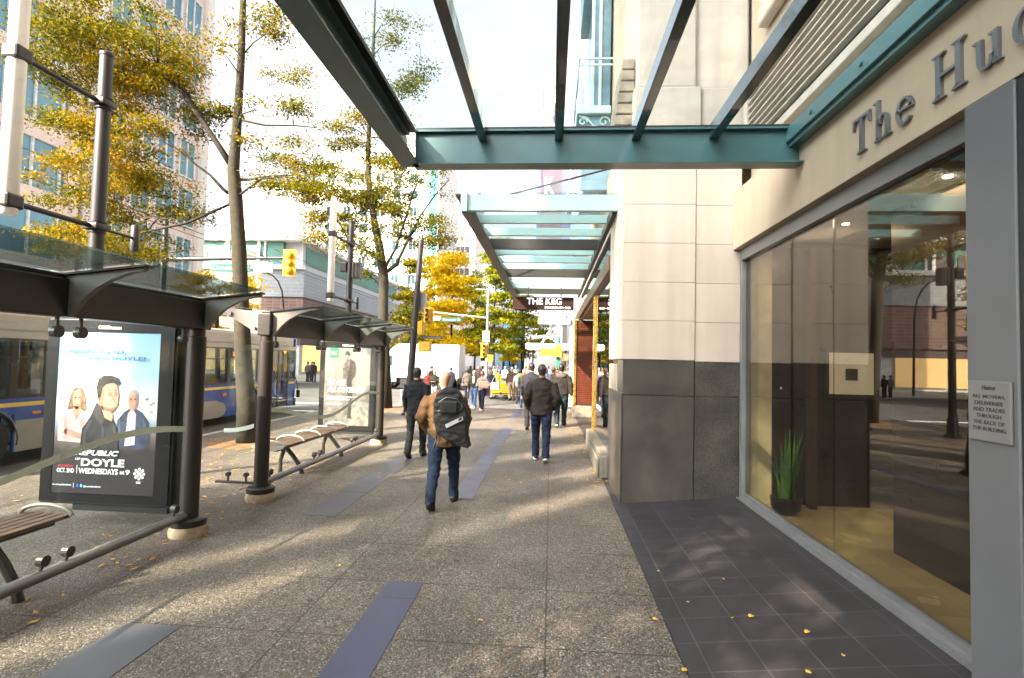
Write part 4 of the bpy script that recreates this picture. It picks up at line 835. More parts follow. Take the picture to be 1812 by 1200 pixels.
part('sign_border', MB().box(a.x, b.x, y-.135, y-.128, b.z-.03, b.z).box(a.x, b.x, y-.135, y-.128, a.z, a.z+.03).box(a.x-.03, a.x, y-.135, y-.128, b.z-.03, a.z+.03).box(b.x, b.x+.03, y-.135, y-.128, b.z-.03, a.z+.03), SIGNW, sg)
text_obj('text_line', 'Dunsmuir St', (a.x+.08, y-.162, b.z+.06), EX, EZ, b.x-a.x-.16, .22, SIGNW, sg, .002, .004)
a, b = P(452, 466, y), P(484, 482, y); part('blank_sign', MB().box(a.x, b.x, y-.1, y-.08, b.z, a.z), WHITE, tm)
part('camera_mount', MB().bevbox(P(462, 458, y).x, P(478, 458, y).x, y-.1, y+.1, za-.2, za-.1, .02), DARKMET, tm)

y = 17.0
tp = thing('traffic_pole', 'leaning dark pole with yellow crossing signals before the white truck', 'traffic light', (-4.7, y, 0))
pb, pt = P(721, 745, y), P(745.5, 425, y)
part('pole', MB().tube([(pb.x, y, 0), (pt.x, y, pt.z)], [.125, .095], 16), POLE, tp, True)
part('base_plate', MB().lathe(pb.x, y, [(.22, 0), (.22, .04), (.15, .1), (.13, .4)], 16), POLE, tp, True)
a, b = P(731, 517, y), P(753, 549, y); part('sign_back', MB().box(a.x, b.x, y+.12, y+.14, b.z, a.z), ALU, tp)
head(tp, P(757, 558, y-.1), .47, .19, 0, None); 
a, b = P(744, 570, y), P(749, 592, y); part('side_signal', MB().bevbox(a.x-.03, b.x+.03, y-.25, y, b.z, a.z, .02), YELLOW, tp)
a, b = P(742, 605, y), P(763, 623, y); part('pedestrian_box', MB().bevbox(a.x+.12, b.x, y-.2, y+.1, b.z, a.z, .03).bevbox(a.x, a.x+.11, y-.1, y+.1, b.z, a.z, .01), YELLOW, tp)
a, b = P(746, 594, y), P(782, 600, y)
sg = part('street_sign', MB().box(a.x, b.x, y-.02, y+.02, b.z, a.z), mat('old_sign', (.05, .05, .05), .5), tp)
text_obj('text_line', 'Dunsmuir Ave', (a.x+.04, y-.022, b.z+.02), EX, EZ, b.x-a.x-.08, a.z-b.z-.04, SIGNW, sg, .002, .02)

y = 31.0
tq = thing('traffic_signal_mast', 'slim grey mast arm with small green street sign among the yellow trees', 'traffic light', (P(862, 690, y).x, y, -.15))
xq = P(863, 560, y).x
part('pole', MB().tube([(xq, y, -.15), (xq, y, P(866, 512, y).z)], [.1, .07], 12), mat('light_grey_pole', (.22, .22, .24), .5, .3), tq, True)
part('arm', MB().tube([(xq, y, P(862, 563, y).z), (P(752, 551, y).x, y, P(752, 551, y).z)], .06, 10).tube([(xq, y, P(866, 513, y).z), (P(842, 511, y).x, y, P(842, 512, y).z)], .04, 8), bpy.data.materials['light_grey_pole'], tq, True)
a, b = P(782, 562, y), P(817, 570, y); sg = part('street_sign', MB().box(a.x, b.x, y-.12, y-.09, b.z, a.z), SIGNG, tq)
text_obj('text_line', 'Dunsmuir St', (a.x+.08, y-.122, b.z+.06), EX, EZ, b.x-a.x-.16, a.z-b.z-.1, SIGNW, sg, .002, .02)
a, b = P(764, 560, y), P(779, 567, y); part('blank_sign', MB().box(a.x, b.x, y-.1, y-.08, b.z, a.z), WHITE, tq)
a, b = P(855, 586, y), P(866, 605, y); part('white_notice', MB().box(a.x, b.x, y-.12, y-.1, b.z, a.z), WHITE, tq)
head(tq, P(857, 620, y-.15), .75, .26, 0, None)
a, b = P(862, 628, y), P(873, 640, y); part('pedestrian_box', MB().bevbox(a.x, b.x, y-.2, y, b.z, a.z, .03), YELLOW, tq)

y = 36.5
tz = thing('traffic_pole', 'green kiosk post with yellow signals and orange stop hand under white awning', 'traffic light', (P(988, 680, y).x, y+.9, 0))
xz = P(988, 650, y).x; y = 37.6
part('pole', MB().tube([(xz, y, 0), (xz, y, 3.6)], .09, 12), mat('green_post', (.02, .11, .08), .5), tz, True)
part('green_cabinet', MB().bevbox(xz-.16, xz+.16, y-.12, y+.12, .1, 2.1, .02), bpy.data.materials['green_post'], tz)
a, b = P(957, 616, y), P(981, 630, y); part('pedestrian_box', MB().bevbox(a.x, b.x, y-.4, y-.1, b.z, a.z, .04), YELLOW, tz)
a, b = P(982, 611, y), P(994, 632, y); part('side_signal', MB().bevbox(a.x, b.x, y-.45, y-.13, b.z, a.z, .04), YELLOW, tz)
a, b = P(995, 626, y), P(1007, 640, y); hb = part('hand_signal', MB().bevbox(a.x, b.x, y-.35, y-.05, b.z, a.z, .03), mat('signal_housing', (.12, .06, .02), .5), tz)
c = (a+b)/2; hm = MB().ball((c.x, y-.36, c.z-.05), .09, .03, .11)
for k in range(4): hm.tube([(c.x-.07+.045*k, y-.36, c.z), (c.x-.075+.05*k, y-.36, c.z+.17-.02*abs(k-1.5))], .018, 6)
hm.tube([(c.x+.08, y-.36, c.z-.06), (c.x+.15, y-.36, c.z+.04)], .018, 6)
part('orange_hand', hm, lit('hand_orange', (1, .35, .03), 3), hb)

y = 40
sl_ = thing('street_lamp', 'curved black street lamp in front of grey panelled mall wall', 'street lamp', (P(502, 640, y).x, y, 0))
pts = [P(502, 600, y), P(502, 545, y), P(499, 515, y), P(492, 498, y), P(483, 488, y), P(472, 483.5, y)]; pts[0].z = -.1
part('pole', MB().tube(pts, [.09, .075, .065, .06, .055, .05], 10), POLE, sl_, True)
e_ = P(470, 482.5, y); part('lamp_head', MB().ball((e_.x, y, e_.z), .30, .16, .10), ALU, sl_, True)

for i, (x, z, lab) in enumerate(((-11.6, 5.85, 'thin black trolley wire nearer the trees, strung along the road'), (-12.25, 5.9, 'thin black trolley wire over the middle of the road'), (-13.2, 6.9, 'thin black trolley wire, highest one over the road'))):
    wv = mesh_obj('trolley_wire', MB().tube([(x, -10, z), (x, 15, z-.05), (x, 40, z), (x, 110, z)], .012, 5), BLACK); tag(wv, lab, 'wire', 'trolley wires over the road')

# ================================================================ vehicles on the crossing street
y = 33.0
tr = thing('box_truck', 'white box truck crossing the junction behind the pedestrians', 'truck', (-7.6, y, -.15))
TW = mat('truck_white', (.55, .55, .56), .35, var=.03, coat=.3)
xl, xr_ = P(703, 640, y).x, P(812, 640, y).x; zt = 2.78
part('cargo_box', MB().bevbox(xl, xr_, y, y+2.4, .62, zt, .03), TW, tr)
part('box_trim', MB().box(xl+.02, xr_-.02, y-.01, y, .60, .70).box(xr_-.12, xr_-.06, y-.012, y, .66, zt-.03).box(xl+.02, xr_-.02, y-.01, y, zt-.08, zt-.02), ALU, tr)
part('rear_door', MB().box(xr_, xr_+.012, y+.1, y+2.3, .7, zt-.1), mat('truck_rear_grey', (.55, .55, .56), .4, var=.05), tr)
part('cab', MB().prism([(xl-1.35, .35), (xl-.1, .35), (xl-.1, 2.15), (xl-.85, 2.15), (xl-1.1, 1.35), (xl-1.38, 1.15)], (0, y+.15, 0), EX, EZ, (0, 2.1, 0)), TW, tr)
part('wind_deflector', MB().prism([(xl-.75, 2.155), (xl-.1, 2.155), (xl-.1, 2.75), (xl-.35, 2.6)], (0, y+.35, 0), EX, EZ, (0, 1.7, 0)), TW, tr)
part('side_window', MB().prism([(xl-.98, 1.35), (xl-.35, 1.35), (xl-.35, 2.0), (xl-.8, 2.0)], (0, y+.14, 0), EX, EZ, (0, .012, 0)), mat('dark_window', (.03, .05, .06), .1), tr)
part('chassis', MB().box(xl-1.3, xr_-.1, y+.5, y+1.9, .25, .6).box(xl+.2, xl+1.0, y+.1, y+.5, .2, .58), BLACK, tr)
part('bumper', MB().bevbox(xl-1.45, xl-1.3, y+.15, y+2.2, .25, .55, .03), BLACK, tr)
part('headlight', MB().bevbox(xl-1.40, xl-1.34, y+.16, y+.5, .75, .95, .02), mat('headlight_glass', (.7, .72, .75), .15), tr)
part('marker_lamp', MB().box(xl+.9, xl+1.1, y-.02, y, .5, .58).box(xr_-.3, xr_-.1, y-.02, y, .5, .58), bpy.data.materials['amber_lens'], tr)
part('mirror', MB().bevbox(xl-1.0, xl-.88, y-.15, y, 1.5, 1.95, .02), BLACK, tr)
for x in (xl-.78, xr_-.95): wheel(None, 'wheel', tr, (x, y+.3, .28), .43, .26, EY, WHITE)
for x in (xl-.78, xr_-.95): wheel(None, 'wheel', tr, (x, y+2.0, .28), .43, .26, EY, WHITE)

y = 27.0; x0 = P(857, 690, y).x
tx = thing('taxi', 'yellow taxi stopped on the crossing behind the walking crowd', 'car', (x0+2.2, y+.85, -.15))
TYEL = mat('taxi_yellow', (.50, .31, .015), .28, var=.04, coat=.6)
prof = [(0, .08), (.05, .42), (.25, .60), (.95, .70), (1.25, .72), (3.4, .72), (4.2, .68), (4.45, .55), (4.5, .1)]
part('body', MB().prism([(x0+a, b) for a, b in prof], (0, y, 0), EX, EZ, (0, 1.7, 0)), TYEL, tx)
part('cabin', MB().prism([(x0+1.0, .72), (x0+1.75, 1.14), (x0+2.9, 1.16), (x0+3.6, .72)], (0, y+.12, 0), EX, EZ, (0, 1.46, 0)), mat('silver_window', (.16, .22, .25), .08), tx)
part('roof', MB().prism([(x0+1.68, 1.135), (x0+1.8, 1.19), (x0+2.85, 1.21), (x0+3.0, 1.15)], (0, y+.14, 0), EX, EZ, (0, 1.42, 0)), TYEL, tx)
part('window_pillar', MB().box(x0+2.28, x0+2.36, y+.10, y+.119, .72, 1.15), TYEL, tx)
part('roof_sign', MB().bevbox(x0+2.1, x0+2.5, y+.6, y+1.1, 1.21, 1.34, .02), WHITE, tx)
part('door_line', MB().box(x0+1.28, x0+1.295, y-.004, y, .12, .72).box(x0+2.3, x0+2.315, y-.004, y, .12, .72).box(x0+.4, x0+4.2, y-.006, y, .12, .17), BLACK, tx)
part('headlight', MB().bevbox(x0+.02, x0+.2, y-.01, y+.3, .38, .5, .02), bpy.data.materials['headlight_glass'], tx)
for x in (x0+.85, x0+3.6): wheel(None, 'wheel', tx, (x, y+.12, .16), .31, .2, EY); 
for x in (x0+.85, x0+3.6): wheel(None, 'wheel', tx, (x, y+1.58, .16), .31, .2, EY)
# ================================================================ buildings across the street and beyond
PINK = mat('pink_granite', (.62, .52, .48), .6, var=.08, scale=.4); BLUEG = mat('blue_glass_wall', (.10, .24, .34), .12, var=.25, scale=.3); BLUEW = mat('window_blue', (.05, .10, .15), .08, var=.3, scale=.3)
PALEB = mat('pale_blue_pane', (.13, .26, .33), .4, spec=.2, var=.2, scale=.5); WSTONE = mat('white_stone', (.68, .66, .64), .7, var=.05, scale=.3); MULL = mat('mullion_white', (.6, .62, .65), .5)
def window_grid(bld, cells, pane_m, mull=True, xface=None, yface=None, frame_m=None):
    """each opening a window part (frame) with its pane; cells = (a0, a1, z0, z1) along the face"""
    for k, (a0, a1, z0, z1) in enumerate(cells):
        f = MB(); t = .10
        def bx(p0, p1, q0, q1, d0, d1):
            if xface is not None: f.box(xface+d0, xface+d1, p0, p1, q0, q1)
            else: f.box(p0, p1, yface-d1, yface-d0, q0, q1)
        bx(a0-t, a0, z0-t, z1+t, .0, .12); bx(a1, a1+t, z0-t, z1+t, .0, .12); bx(a0, a1, z0-t, z0, .0, .12); bx(a0, a1, z1, z1+t, .0, .12)
        if mull: bx((a0+a1)/2-.05, (a0+a1)/2+.05, z0, z1, .0, .10)
        wv = part('window', f, frame_m or MULL, bld)
        g = MB()
        if xface is not None: g.box(xface+.01, xface+.03, a0, a1, z0, z1)
        else: g.box(a0, a1, yface-.03, yface-.01, z0, z1)
        part('pane', g, pane_m, wv)
hr = thing('office_tower', 'pink granite office tower with pale blue windows behind the golden tree', 'building', (-32, 30, 0))
part('wall', MB().box(-40, -25, 25.9, 35.2, 0, 62), PINK, hr)
part('corner_pier', MB().box(-25, -24.7, 34.6, 35.25, 0, 62).box(-25, -24.7, 25.9, 26.5, 0, 62), WSTONE, hr)
window_grid(hr, [(26.9+1.95*i, 28.3+1.95*i, 7.2+3.3*k, 9.6+3.3*k) for k in range(9) for i in range(4)], PALEB, True, xface=-25.0)
part('podium', MB().bevbox(-40, -23.2, 22, 35.6, 4.6, 5.6, .2), WSTONE, hr)
part('podium_glass', MB().box(-24.6, -24.5, 22, 35.4, 0, 4.6), BLUEW, hr)
bt = thing('glass_tower', 'blue glass tower beside the pink office tower at the picture edge', 'building', (-33, 22, 0))
part('wall', MB().box(-42, -25.2, 19, 25.6, 0, 70), BLUEG, bt)
part('stone_band', MB().box(-25.2, -25.0, 19, 25.6, 0, 1.2).box(-25.2, -25.0, 24.9, 25.6, 1.2, 70), PINK, bt)
for k in range(9): part('floor_band', MB().box(-25.2, -25.08, 19, 24.9, 5.5+3.3*k, 6.4+3.3*k), PINK, bt)
for k in range(9):
    for i in range(4): part('mullion', MB().box(-25.2, -25.1, 20.2+1.45*i, 20.3+1.45*i, 6.4+3.3*k, 8.8+3.3*k), MULL, bt)

ml = thing('shopping_mall', 'low mall with teal glass, grey panel band and brown brick on the far corner', 'building', (-30, 60, 0))
yM = 49.0; xM = XX(540, 480, -24).x
GB = tile_mat('grey_panel', (.25, .28, .31), (.16, .18, .2), 2.4, .35, .02, .45, .06); BRK = tile_mat('brown_brick', (.16, .10, .085), (.22, .16, .14), .8, .3, .04, .8, .25)
# panels need patterns on upright faces
for m_ in (GB, BRK):
    n_ = m_.node_tree; t_ = [q for q in n_.nodes if q.type == 'TEX_BRICK'][0]; lk = t_.inputs['Vector'].links[0].from_socket
    sp = n_.nodes.new('ShaderNodeSeparateXYZ'); cb = n_.nodes.new('ShaderNodeCombineXYZ'); ad = n_.nodes.new('ShaderNodeMath'); ad.operation = 'ADD'
    n_.links.new(lk, sp.inputs[0]); n_.links.new(sp.outputs[0], ad.inputs[0]); n_.links.new(sp.outputs[1], ad.inputs[1]); n_.links.new(ad.outputs[0], cb.inputs[0]); n_.links.new(sp.outputs[2], cb.inputs[1]); n_.links.new(cb.outputs[0], t_.inputs['Vector'])
part('wall', MB().box(-60, -24.4, yM+.4, 110, 0, 13.0), mat('mall_white', (.48, .50, .50), .6, var=.05, scale=.3), ml)
part('panel_band', MB().box(-60, -24, yM, 110, 7.55, 10.2), GB, ml)
part('brick_band', MB().box(-60, -24.1, yM+.1, 110, 3.7, 7.5), BRK, ml)
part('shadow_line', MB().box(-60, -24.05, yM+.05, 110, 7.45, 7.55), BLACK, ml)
ga = part('glazing', MB().box(-60, -26.2, yM-.05, yM+.38, 10.7, 12.9).box(-24.4, -24.3, yM+1, 80, 10.9, 12.6), mat('teal_glazing', (.10, .24, .20), .5, spec=.2, var=.12, scale=.3), ml)
for k in range(9): part('mullion', MB().box(-60+4*k-.1, -60+4*k+.1, yM-.15, yM-.05, 10.4, 13.0), WHITE, ga)
for k in range(5): part('mullion', MB().box(-41.2+3.1*k, -40.9+3.1*k, yM-.15, yM-.05, 10.4, 13.0), WHITE, ga)
for k, (a, w_) in enumerate(((-36.9, 3.0), (-32.6, 1.9), (-29.9, 1.6))): part('dark_opening', MB().box(a, a+w_, yM-.10, yM-.06, 10.75, 11.9), mat('opening_dark', (.07, .06, .055), .4), ga)
part('ledge', MB().bevbox(-60, -24.1, yM-.4, yM+.38, 10.2, 10.65, .05), WHITE, ml)
part('roof_edge', MB().bevbox(-60, -24, yM-.6, yM+1.5, 12.95, 13.5, .12).bevbox(-25, -23.7, yM+.4, 110, 12.9, 13.4, .1), WHITE, ml)
part('shop_band', MB().box(-60, -24.3, yM+.3, 110, 2.9, 3.7), mat('shop_fascia', (.07, .05, .045), .5), ml)
for k in range(6): part('shop_window', MB().box(-24.35, -24.28, yM+1+6*k, yM+5.6+6*k, .3, 2.9), lit('shop_glow', (.75, .5, .2), .35), ml)
for k in range(3): part('shop_window', MB().box(-40+5*k, -35.6+5*k, yM+.22, yM+.3, .3, 2.9), bpy.data.materials['shop_glow'], ml)
part('shop_sign', MB().box(-24.28, -24.2, yM+4, yM+8, 3.0, 3.6), mat('green_shop_sign', (.02, .16, .06), .5), ml)

wt = thing('white_tower', 'white tower with rows of small teal windows behind the second street tree', 'building', (-38, 120, 0))
yT = 112.0; xa, xb = P(566, 400, yT).x, P(776, 400, yT).x; zt = P(600, 262, yT).z
part('wall', MB().box(xa, xb, yT, yT+22, 0, zt), mat('tower_white', (.72, .72, .71), .7, var=.03, scale=.1), wt)
window_grid(wt, [(xa+1.5+3.75*i, xa+3.1+3.75*i, 10.5+3.75*k, 12.5+3.75*k) for k in range(9) for i in range(6)], mat('teal_dark_pane', (.02, .06, .07), .6, spec=.1, var=.3, scale=.2), True, yface=yT)
part('teal_stripe', MB().box(xb-2.2, xb-.4, yT-.05, yT, 8, zt-1), mat('teal_bay', (.05, .2, .22), .5, spec=.2), wt)
part('mast', MB().tube([(xa+4, yT+4, zt), (xa+4, yT+4, zt+3.5)], .18, 6), POLE, wt)
tw = thing('office_block', 'hazy grey office block with tall vertical window strips above the mall', 'building', (-70, 150, 0))
yT = 140.0; xa, xb = P(436, 400, yT).x, P(566, 400, yT).x; zt = P(500, 332, yT).z
part('wall', MB().box(xa, xb, yT, yT+20, 0, zt), WSTONE, tw)
for a, b in ((468, 508), (516, 558), (573, 592)):
    for k in range(7):
        z = 20+4.1*k; x0, x1 = P(a, 400, yT).x, P(b, 400, yT).x
        if z+3 < zt and x1 < xb+6:
            wv = part('window', MB().box(x0, x1, yT-.06, yT, z, z+2.8), mat('grey_strip_pane', (.13, .12, .125), .6, spec=.1) if 'grey_strip_pane' not in bpy.data.materials else bpy.data.materials['grey_strip_pane'], tw)
            part('mullion', MB().box(x0+(x1-x0)*.3, x0+(x1-x0)*.3+.25, yT-.12, yT-.06, z, z+2.8).box(x0+(x1-x0)*.66, x0+(x1-x0)*.66+.25, yT-.12, yT-.06, z, z+2.8), WSTONE, wv)
tw = thing('office_block', 'pale far tower with dark banded windows above the bright yellow tree', 'building', (-25, 160, 0))
yT = 150.0; xa, xb = P(793, 400, yT).x, P(842, 400, yT).x; zt = P(800, 322, yT).z
part('wall', MB().box(xa, xb, yT, yT+18, 0, zt), WSTONE, tw)
for k in range(11):
    z = zt-4.6-3.25*k
    wv = part('window', MB().box(xa+1.0, xa+6.4, yT-.06, yT, z, z+1.9), bpy.data.materials['grey_strip_pane'], tw)
    part('mullion', MB().box(xa+2.3, xa+2.45, yT-.12, yT-.06, z, z+1.9).box(xa+3.65, xa+3.8, yT-.12, yT-.06, z, z+1.9).box(xa+5.0, xa+5.15, yT-.12, yT-.06, z, z+1.9), WSTONE, wv)
tw = thing('office_block', 'faint pale glass tower between the tree trunk and grey office block', 'building', (-95, 190, 0))
yT = 185.0; xa, xb = P(384, 400, yT).x, P(438, 400, yT).x; zt = P(400, 345, yT).z
part('wall', MB().box(xa, xb, yT, yT+18, 0, zt), mat('pale_tower', (.66, .70, .72), .4), tw)
for k in range(9): part('window_band', MB().box(xa+.5, xb-.5, yT-.05, yT, 26+4*k, 27.6+4*k), PALEB, tw)

bk = thing('brick_tower', 'mauve brick tower with huge white letters seen past the canopies', 'building', (2, 76, 0))
yT = 70.0; xa, xb, xc = P(953, 300, yT).x, P(995, 300, yT).x, P(1012, 300, yT).x; zt = P(960, 158, yT).z
part('wall', MB().box(xa+.4, xb, yT, yT+10, 0, zt), mat('mauve_brick', (.27, .19, .22), .7, var=.12, scale=.6), bk)
part('corner_pier', MB().box(xa-.15, xa+.4, yT-.1, yT+10, 0, zt+.3).box(xb, xc+3, yT-.1, yT+10, 0, zt+8), mat('lavender_render', (.24, .24, .36), .6, var=.05), bk)
part('pale_podium', MB().bevbox(xa-1.2, xc+4, yT-3, yT-.2, 0, 13.5, .1), WSTONE, bk)
WL = mat('white_letter', (.85, .85, .85), .5, var=.03)
def big(ch, a, b):
    p, q = P(a[0], a[1], yT-.5), P(b[0], b[1], yT-.5)
    text_obj('letter', ch, (p.x, yT-.5, q.z), EX, EZ, q.x-p.x, p.z-q.z, WL, bk, .4, .05)
big('T', (966, 177), (988, 208)); big('K', (964, 315), (981, 344))

fb = thing('grey_building', 'dark grey building with steel and glass canopy past the restaurant', 'building', (5, 45, 0))
part('wall', MB().box(1.35, 14, 40, 66, 0, 6.5), mat('dark_grey_wall', (.16, .16, .17), .6, var=.15), fb)
a, b = P(952, 566, 40), P(1010, 572, 40)
part('canopy_beam', MB().box(a.x, 1.4, 39.8, 40.2, b.z-.1, a.z+.1).box(a.x, a.x+.2, 40, 50, a.z-.1, a.z+.1), mat('canopy_grey', (.30, .31, .33), .4, .3), fb)
part('canopy_glass', MB().box(a.x, 1.4, 40.2, 50, a.z+.12, a.z+.16), CANGLASS, fb)
part('strut', MB().tube([(P(958, 608, 40).x, 40.5, P(958, 608, 40).z), (1.35, 40.5, a.z+1.6)], .08, 8).tube([(P(980, 600, 40).x, 41.5, P(985, 590, 40).z), (1.35, 41.5, a.z+.9)], .07, 8), bpy.data.materials['canopy_grey'], fb)
aw = thing('awning', 'white rounded bus stop awning on the far corner above the crowd', 'awning', (0, 39, 0))
a, b = P(930, 607, 38.5), P(1012, 620, 38.5)
part('roof', MB().bevbox(a.x, b.x, 38.5, 42, b.z, a.z, .12), WHITE, aw)
for x in (a.x+.5, b.x-.4): part('post', MB().tube([(x, 40, 0), (x, 40, b.z)], .07, 10), POLE, aw)
hd = thing('hoarding', 'bright blue hoarding panels with dark posts beyond the trees', 'fence', (-4.5, 72, 0))
for i, (p, q, t_) in enumerate(((893, 908, 568), (909, 926, 575), (927, 946, 600), (872, 890, 600))):
    a, b = P(p, t_, 72), P(q, 655, 72); part('panel', MB().box(a.x, b.x, 72, 72.1, .2, a.z), mat('hoarding_blue%d' % i, [(.10, .38, .72), (.14, .46, .80), (.08, .34, .70), (.3, .5, .7)][i], .5, var=.1), hd)
    part('post', MB().box(b.x-.1, b.x+.15, 71.9, 72.1, 0, a.z+.6), POLE, hd)
# unseen slitted wall added behind the camera to shade and streak the near pavement
bb = thing('shade_block', 'unseen slitted brick wall added across the road behind the camera to shade the near pavement', 'building', (-32, -44, 0))
wg = MB().box(-40, -26.26, -95, -62, 0, 54).box(-26.25, -26, -62, -18.5, 0, 22.6).box(-26.25, -26, -62, -18.5, 30.5, 54)
ya_ = -62
for yc, wd_ in ((-29.3, .9), (-27.7, .9), (-24.25, .8), (-22.9, .7), (-20.2, .9)): wg.box(-26.25, -26, ya_, yc-wd_/2, 22.6, 30.5); ya_ = yc+wd_/2
wg.box(-26.25, -26, ya_, -18.5, 22.6, 30.5)
part('wall', wg, BRK, bb)
part('shade_block_cap', MB().bevbox(-40.1, -25.9, -95.1, -62.1, 54, 54.6, .05), WSTONE, bb)

# ================================================================ trees
def leaves_mesh(name, centres, sizes, m, parent, seed):
    g = np.random.default_rng(seed); n = len(centres)
    nrm = g.normal(size=(n, 3))*np.array([.75, .75, .55])+np.array([0, 0, .65]); nrm /= np.linalg.norm(nrm, axis=1)[:, None]
    t = g.normal(size=(n, 3)); t -= nrm*(t*nrm).sum(1)[:, None]; t /= np.linalg.norm(t, axis=1)[:, None]; b = np.cross(nrm, t)
    s = sizes[:, None]
    P0 = centres-t*s*.55; P1 = centres+b*s*.30+nrm*s*.06-t*s*.05; P2 = centres+t*s*.6; P3 = centres-b*s*.30+nrm*s*.06-t*s*.05
    v = np.stack([P0, P1, P2, P3], 1).reshape(-1, 3)-np.array(origin(parent))
    me = bpy.data.meshes.new(name); me.vertices.add(4*n); me.vertices.foreach_set('co', v.astype(np.float32).ravel())
    me.loops.add(4*n); me.loops.foreach_set('vertex_index', np.arange(4*n, dtype=np.int32)); me.polygons.add(n)
    me.polygons.foreach_set('loop_start', np.arange(0, 4*n, 4, dtype=np.int32)); me.update(calc_edges=True); me.validate()
    me.materials.append(m); o = bpy.data.objects.new(name, me); COL.objects.link(o); o.parent = parent; return o
def tree(label, trunk, radii, blobs, nleaf, size, lm, bark, seed, limbs=(), group='street trees', nsub=60, flat=.35, subr=.45):
    """trunk: world points; blobs: (centre, rx, ry, rz, weight): clumps of foliage hung on limbs that grow from the trunk"""
    g = np.random.default_rng(seed); trunk = [Vector(p) for p in trunk]
    o = thing('street_tree', label, 'tree', (trunk[0].x, trunk[0].y, 0), group)
    tb = MB(); tb.tube(trunk, list(radii), 14)
    wts = np.array([b[4] for b in blobs], float); wts /= wts.sum(); subs = []
    for bi, k in enumerate(g.multinomial(nsub, wts)):
        c, rx, ry, rz, _ = blobs[bi]
        for _ in range(k):
            d = g.normal(size=3); d /= np.linalg.norm(d); d *= g.uniform(.15, 1)**(1/2.2)
            subs.append(np.array(c)+d*np.array([rx, ry, rz]))
    for L in limbs: tb.tube([Vector(p) for p in L[0]], list(L[1]), 8)
    anchors = [(p, r) for p, r in zip(trunk, radii)]+[(Vector(p), r) for L in limbs for p, r in zip(L[0], L[1])]
    # finer anchors along the trunk
    fine = []
    for i in range(len(trunk)-1):
        for t in (0, .33, .66): fine.append((trunk[i].lerp(trunk[i+1], t), radii[i]*(1-t)+radii[i+1]*t))
    anchors += fine
    for s in subs:
        S_ = Vector(s); best = min(anchors, key=lambda a: (a[0]-S_).length+max(0, a[0].z-S_.z+.25)*2.5+(3 if a[0].z < trunk[0].z+1.9 else 0))
        a, r = best; L = (S_-a).length; rr = max(.006, min(r*.5, .012+.010*L))
        mid = a.lerp(S_, .45)+Vector((g.normal()*.07*L, g.normal()*.07*L, .10*L)); mid2 = a.lerp(S_, .75)+Vector((g.normal()*.05*L, g.normal()*.05*L, .06*L))
        tb.tube([a, mid, mid2, S_], [rr, rr*.7, rr*.5, rr*.25], 5)
        for _t in range(3):
            e1 = S_+Vector((g.normal()*subr*.8, g.normal()*subr*.8, g.normal()*subr*.22)); tb.tube([mid2.lerp(S_, g.uniform(.2, 1)), S_.lerp(e1, .5)+Vector((0, 0, .03)), e1], [rr*.35, rr*.25, rr*.15], 4)
        if L > .8: anchors += [(mid, rr*.7), (mid2, rr*.5)]
    part('trunk', tb, bark, o, 'all')
    per = np.maximum(6, g.lognormal(0, .45, len(subs))*nleaf/len(subs)).astype(int); C = []
    for s, k in zip(subs, per):
        q = g.normal(size=(k, 3))*np.array([subr, subr, subr*flat])*g.uniform(.6, 1.25)
        # short drooping twigs: leaves bunch along them
        tw = g.integers(0, 6, k); ang = tw*1.05+g.uniform(0, 6.28); rad_ = g.uniform(0, 1, k)
        q = .55*q+np.stack([np.cos(ang)*rad_*subr*1.3, np.sin(ang)*rad_*subr*1.3, -rad_**2*subr*.35+g.normal(size=k)*.05], 1)
        C.append(s+q)
    C = np.concatenate(C); leaves_mesh('crown', C, g.uniform(.6, 1.3, len(C))*size, lm, o, seed+1)
    return o
GOLD = leaf_mat('golden_green_leaf', [(.020, .038, .004), (.045, .068, .005), (.10, .11, .006), (.22, .165, .006), (.34, .21, .006), (.30, .10, .008)], .36)
OLIVE = leaf_mat('olive_leaf', [(.018, .034, .004), (.042, .064, .005), (.10, .10, .006), (.22, .16, .007), (.32, .19, .008)], .36)
BRIGHT = leaf_mat('bright_yellow_leaf', [(.40, .34, .012), (.62, .46, .012), (.76, .54, .015), (.66, .36, .015)], .5)
YGREEN = leaf_mat('yellow_green_leaf', [(.035, .075, .006), (.10, .14, .008), (.26, .24, .01), (.46, .35, .012)], .45)
def B_(px, py, y, rx, rz, w, ry=None):
    c = P(px, py, y); k = y/F_PX; return ((c.x, c.y, c.z), rx*k, ry if ry else max(.5, rx*k*.8), rz*k, w)
def path(pts, y, dy=None): return [P(a, b, y+(dy[i] if dy else 0)) for i, (a, b) in enumerate(pts)]
y = 10.75
t1 = path([(438, 786), (436, 720), (430, 620), (426, 520), (423, 440), (417, 350), (413, 300), (421, 200), (427, 100), (430, 0), (431, -120)], y)
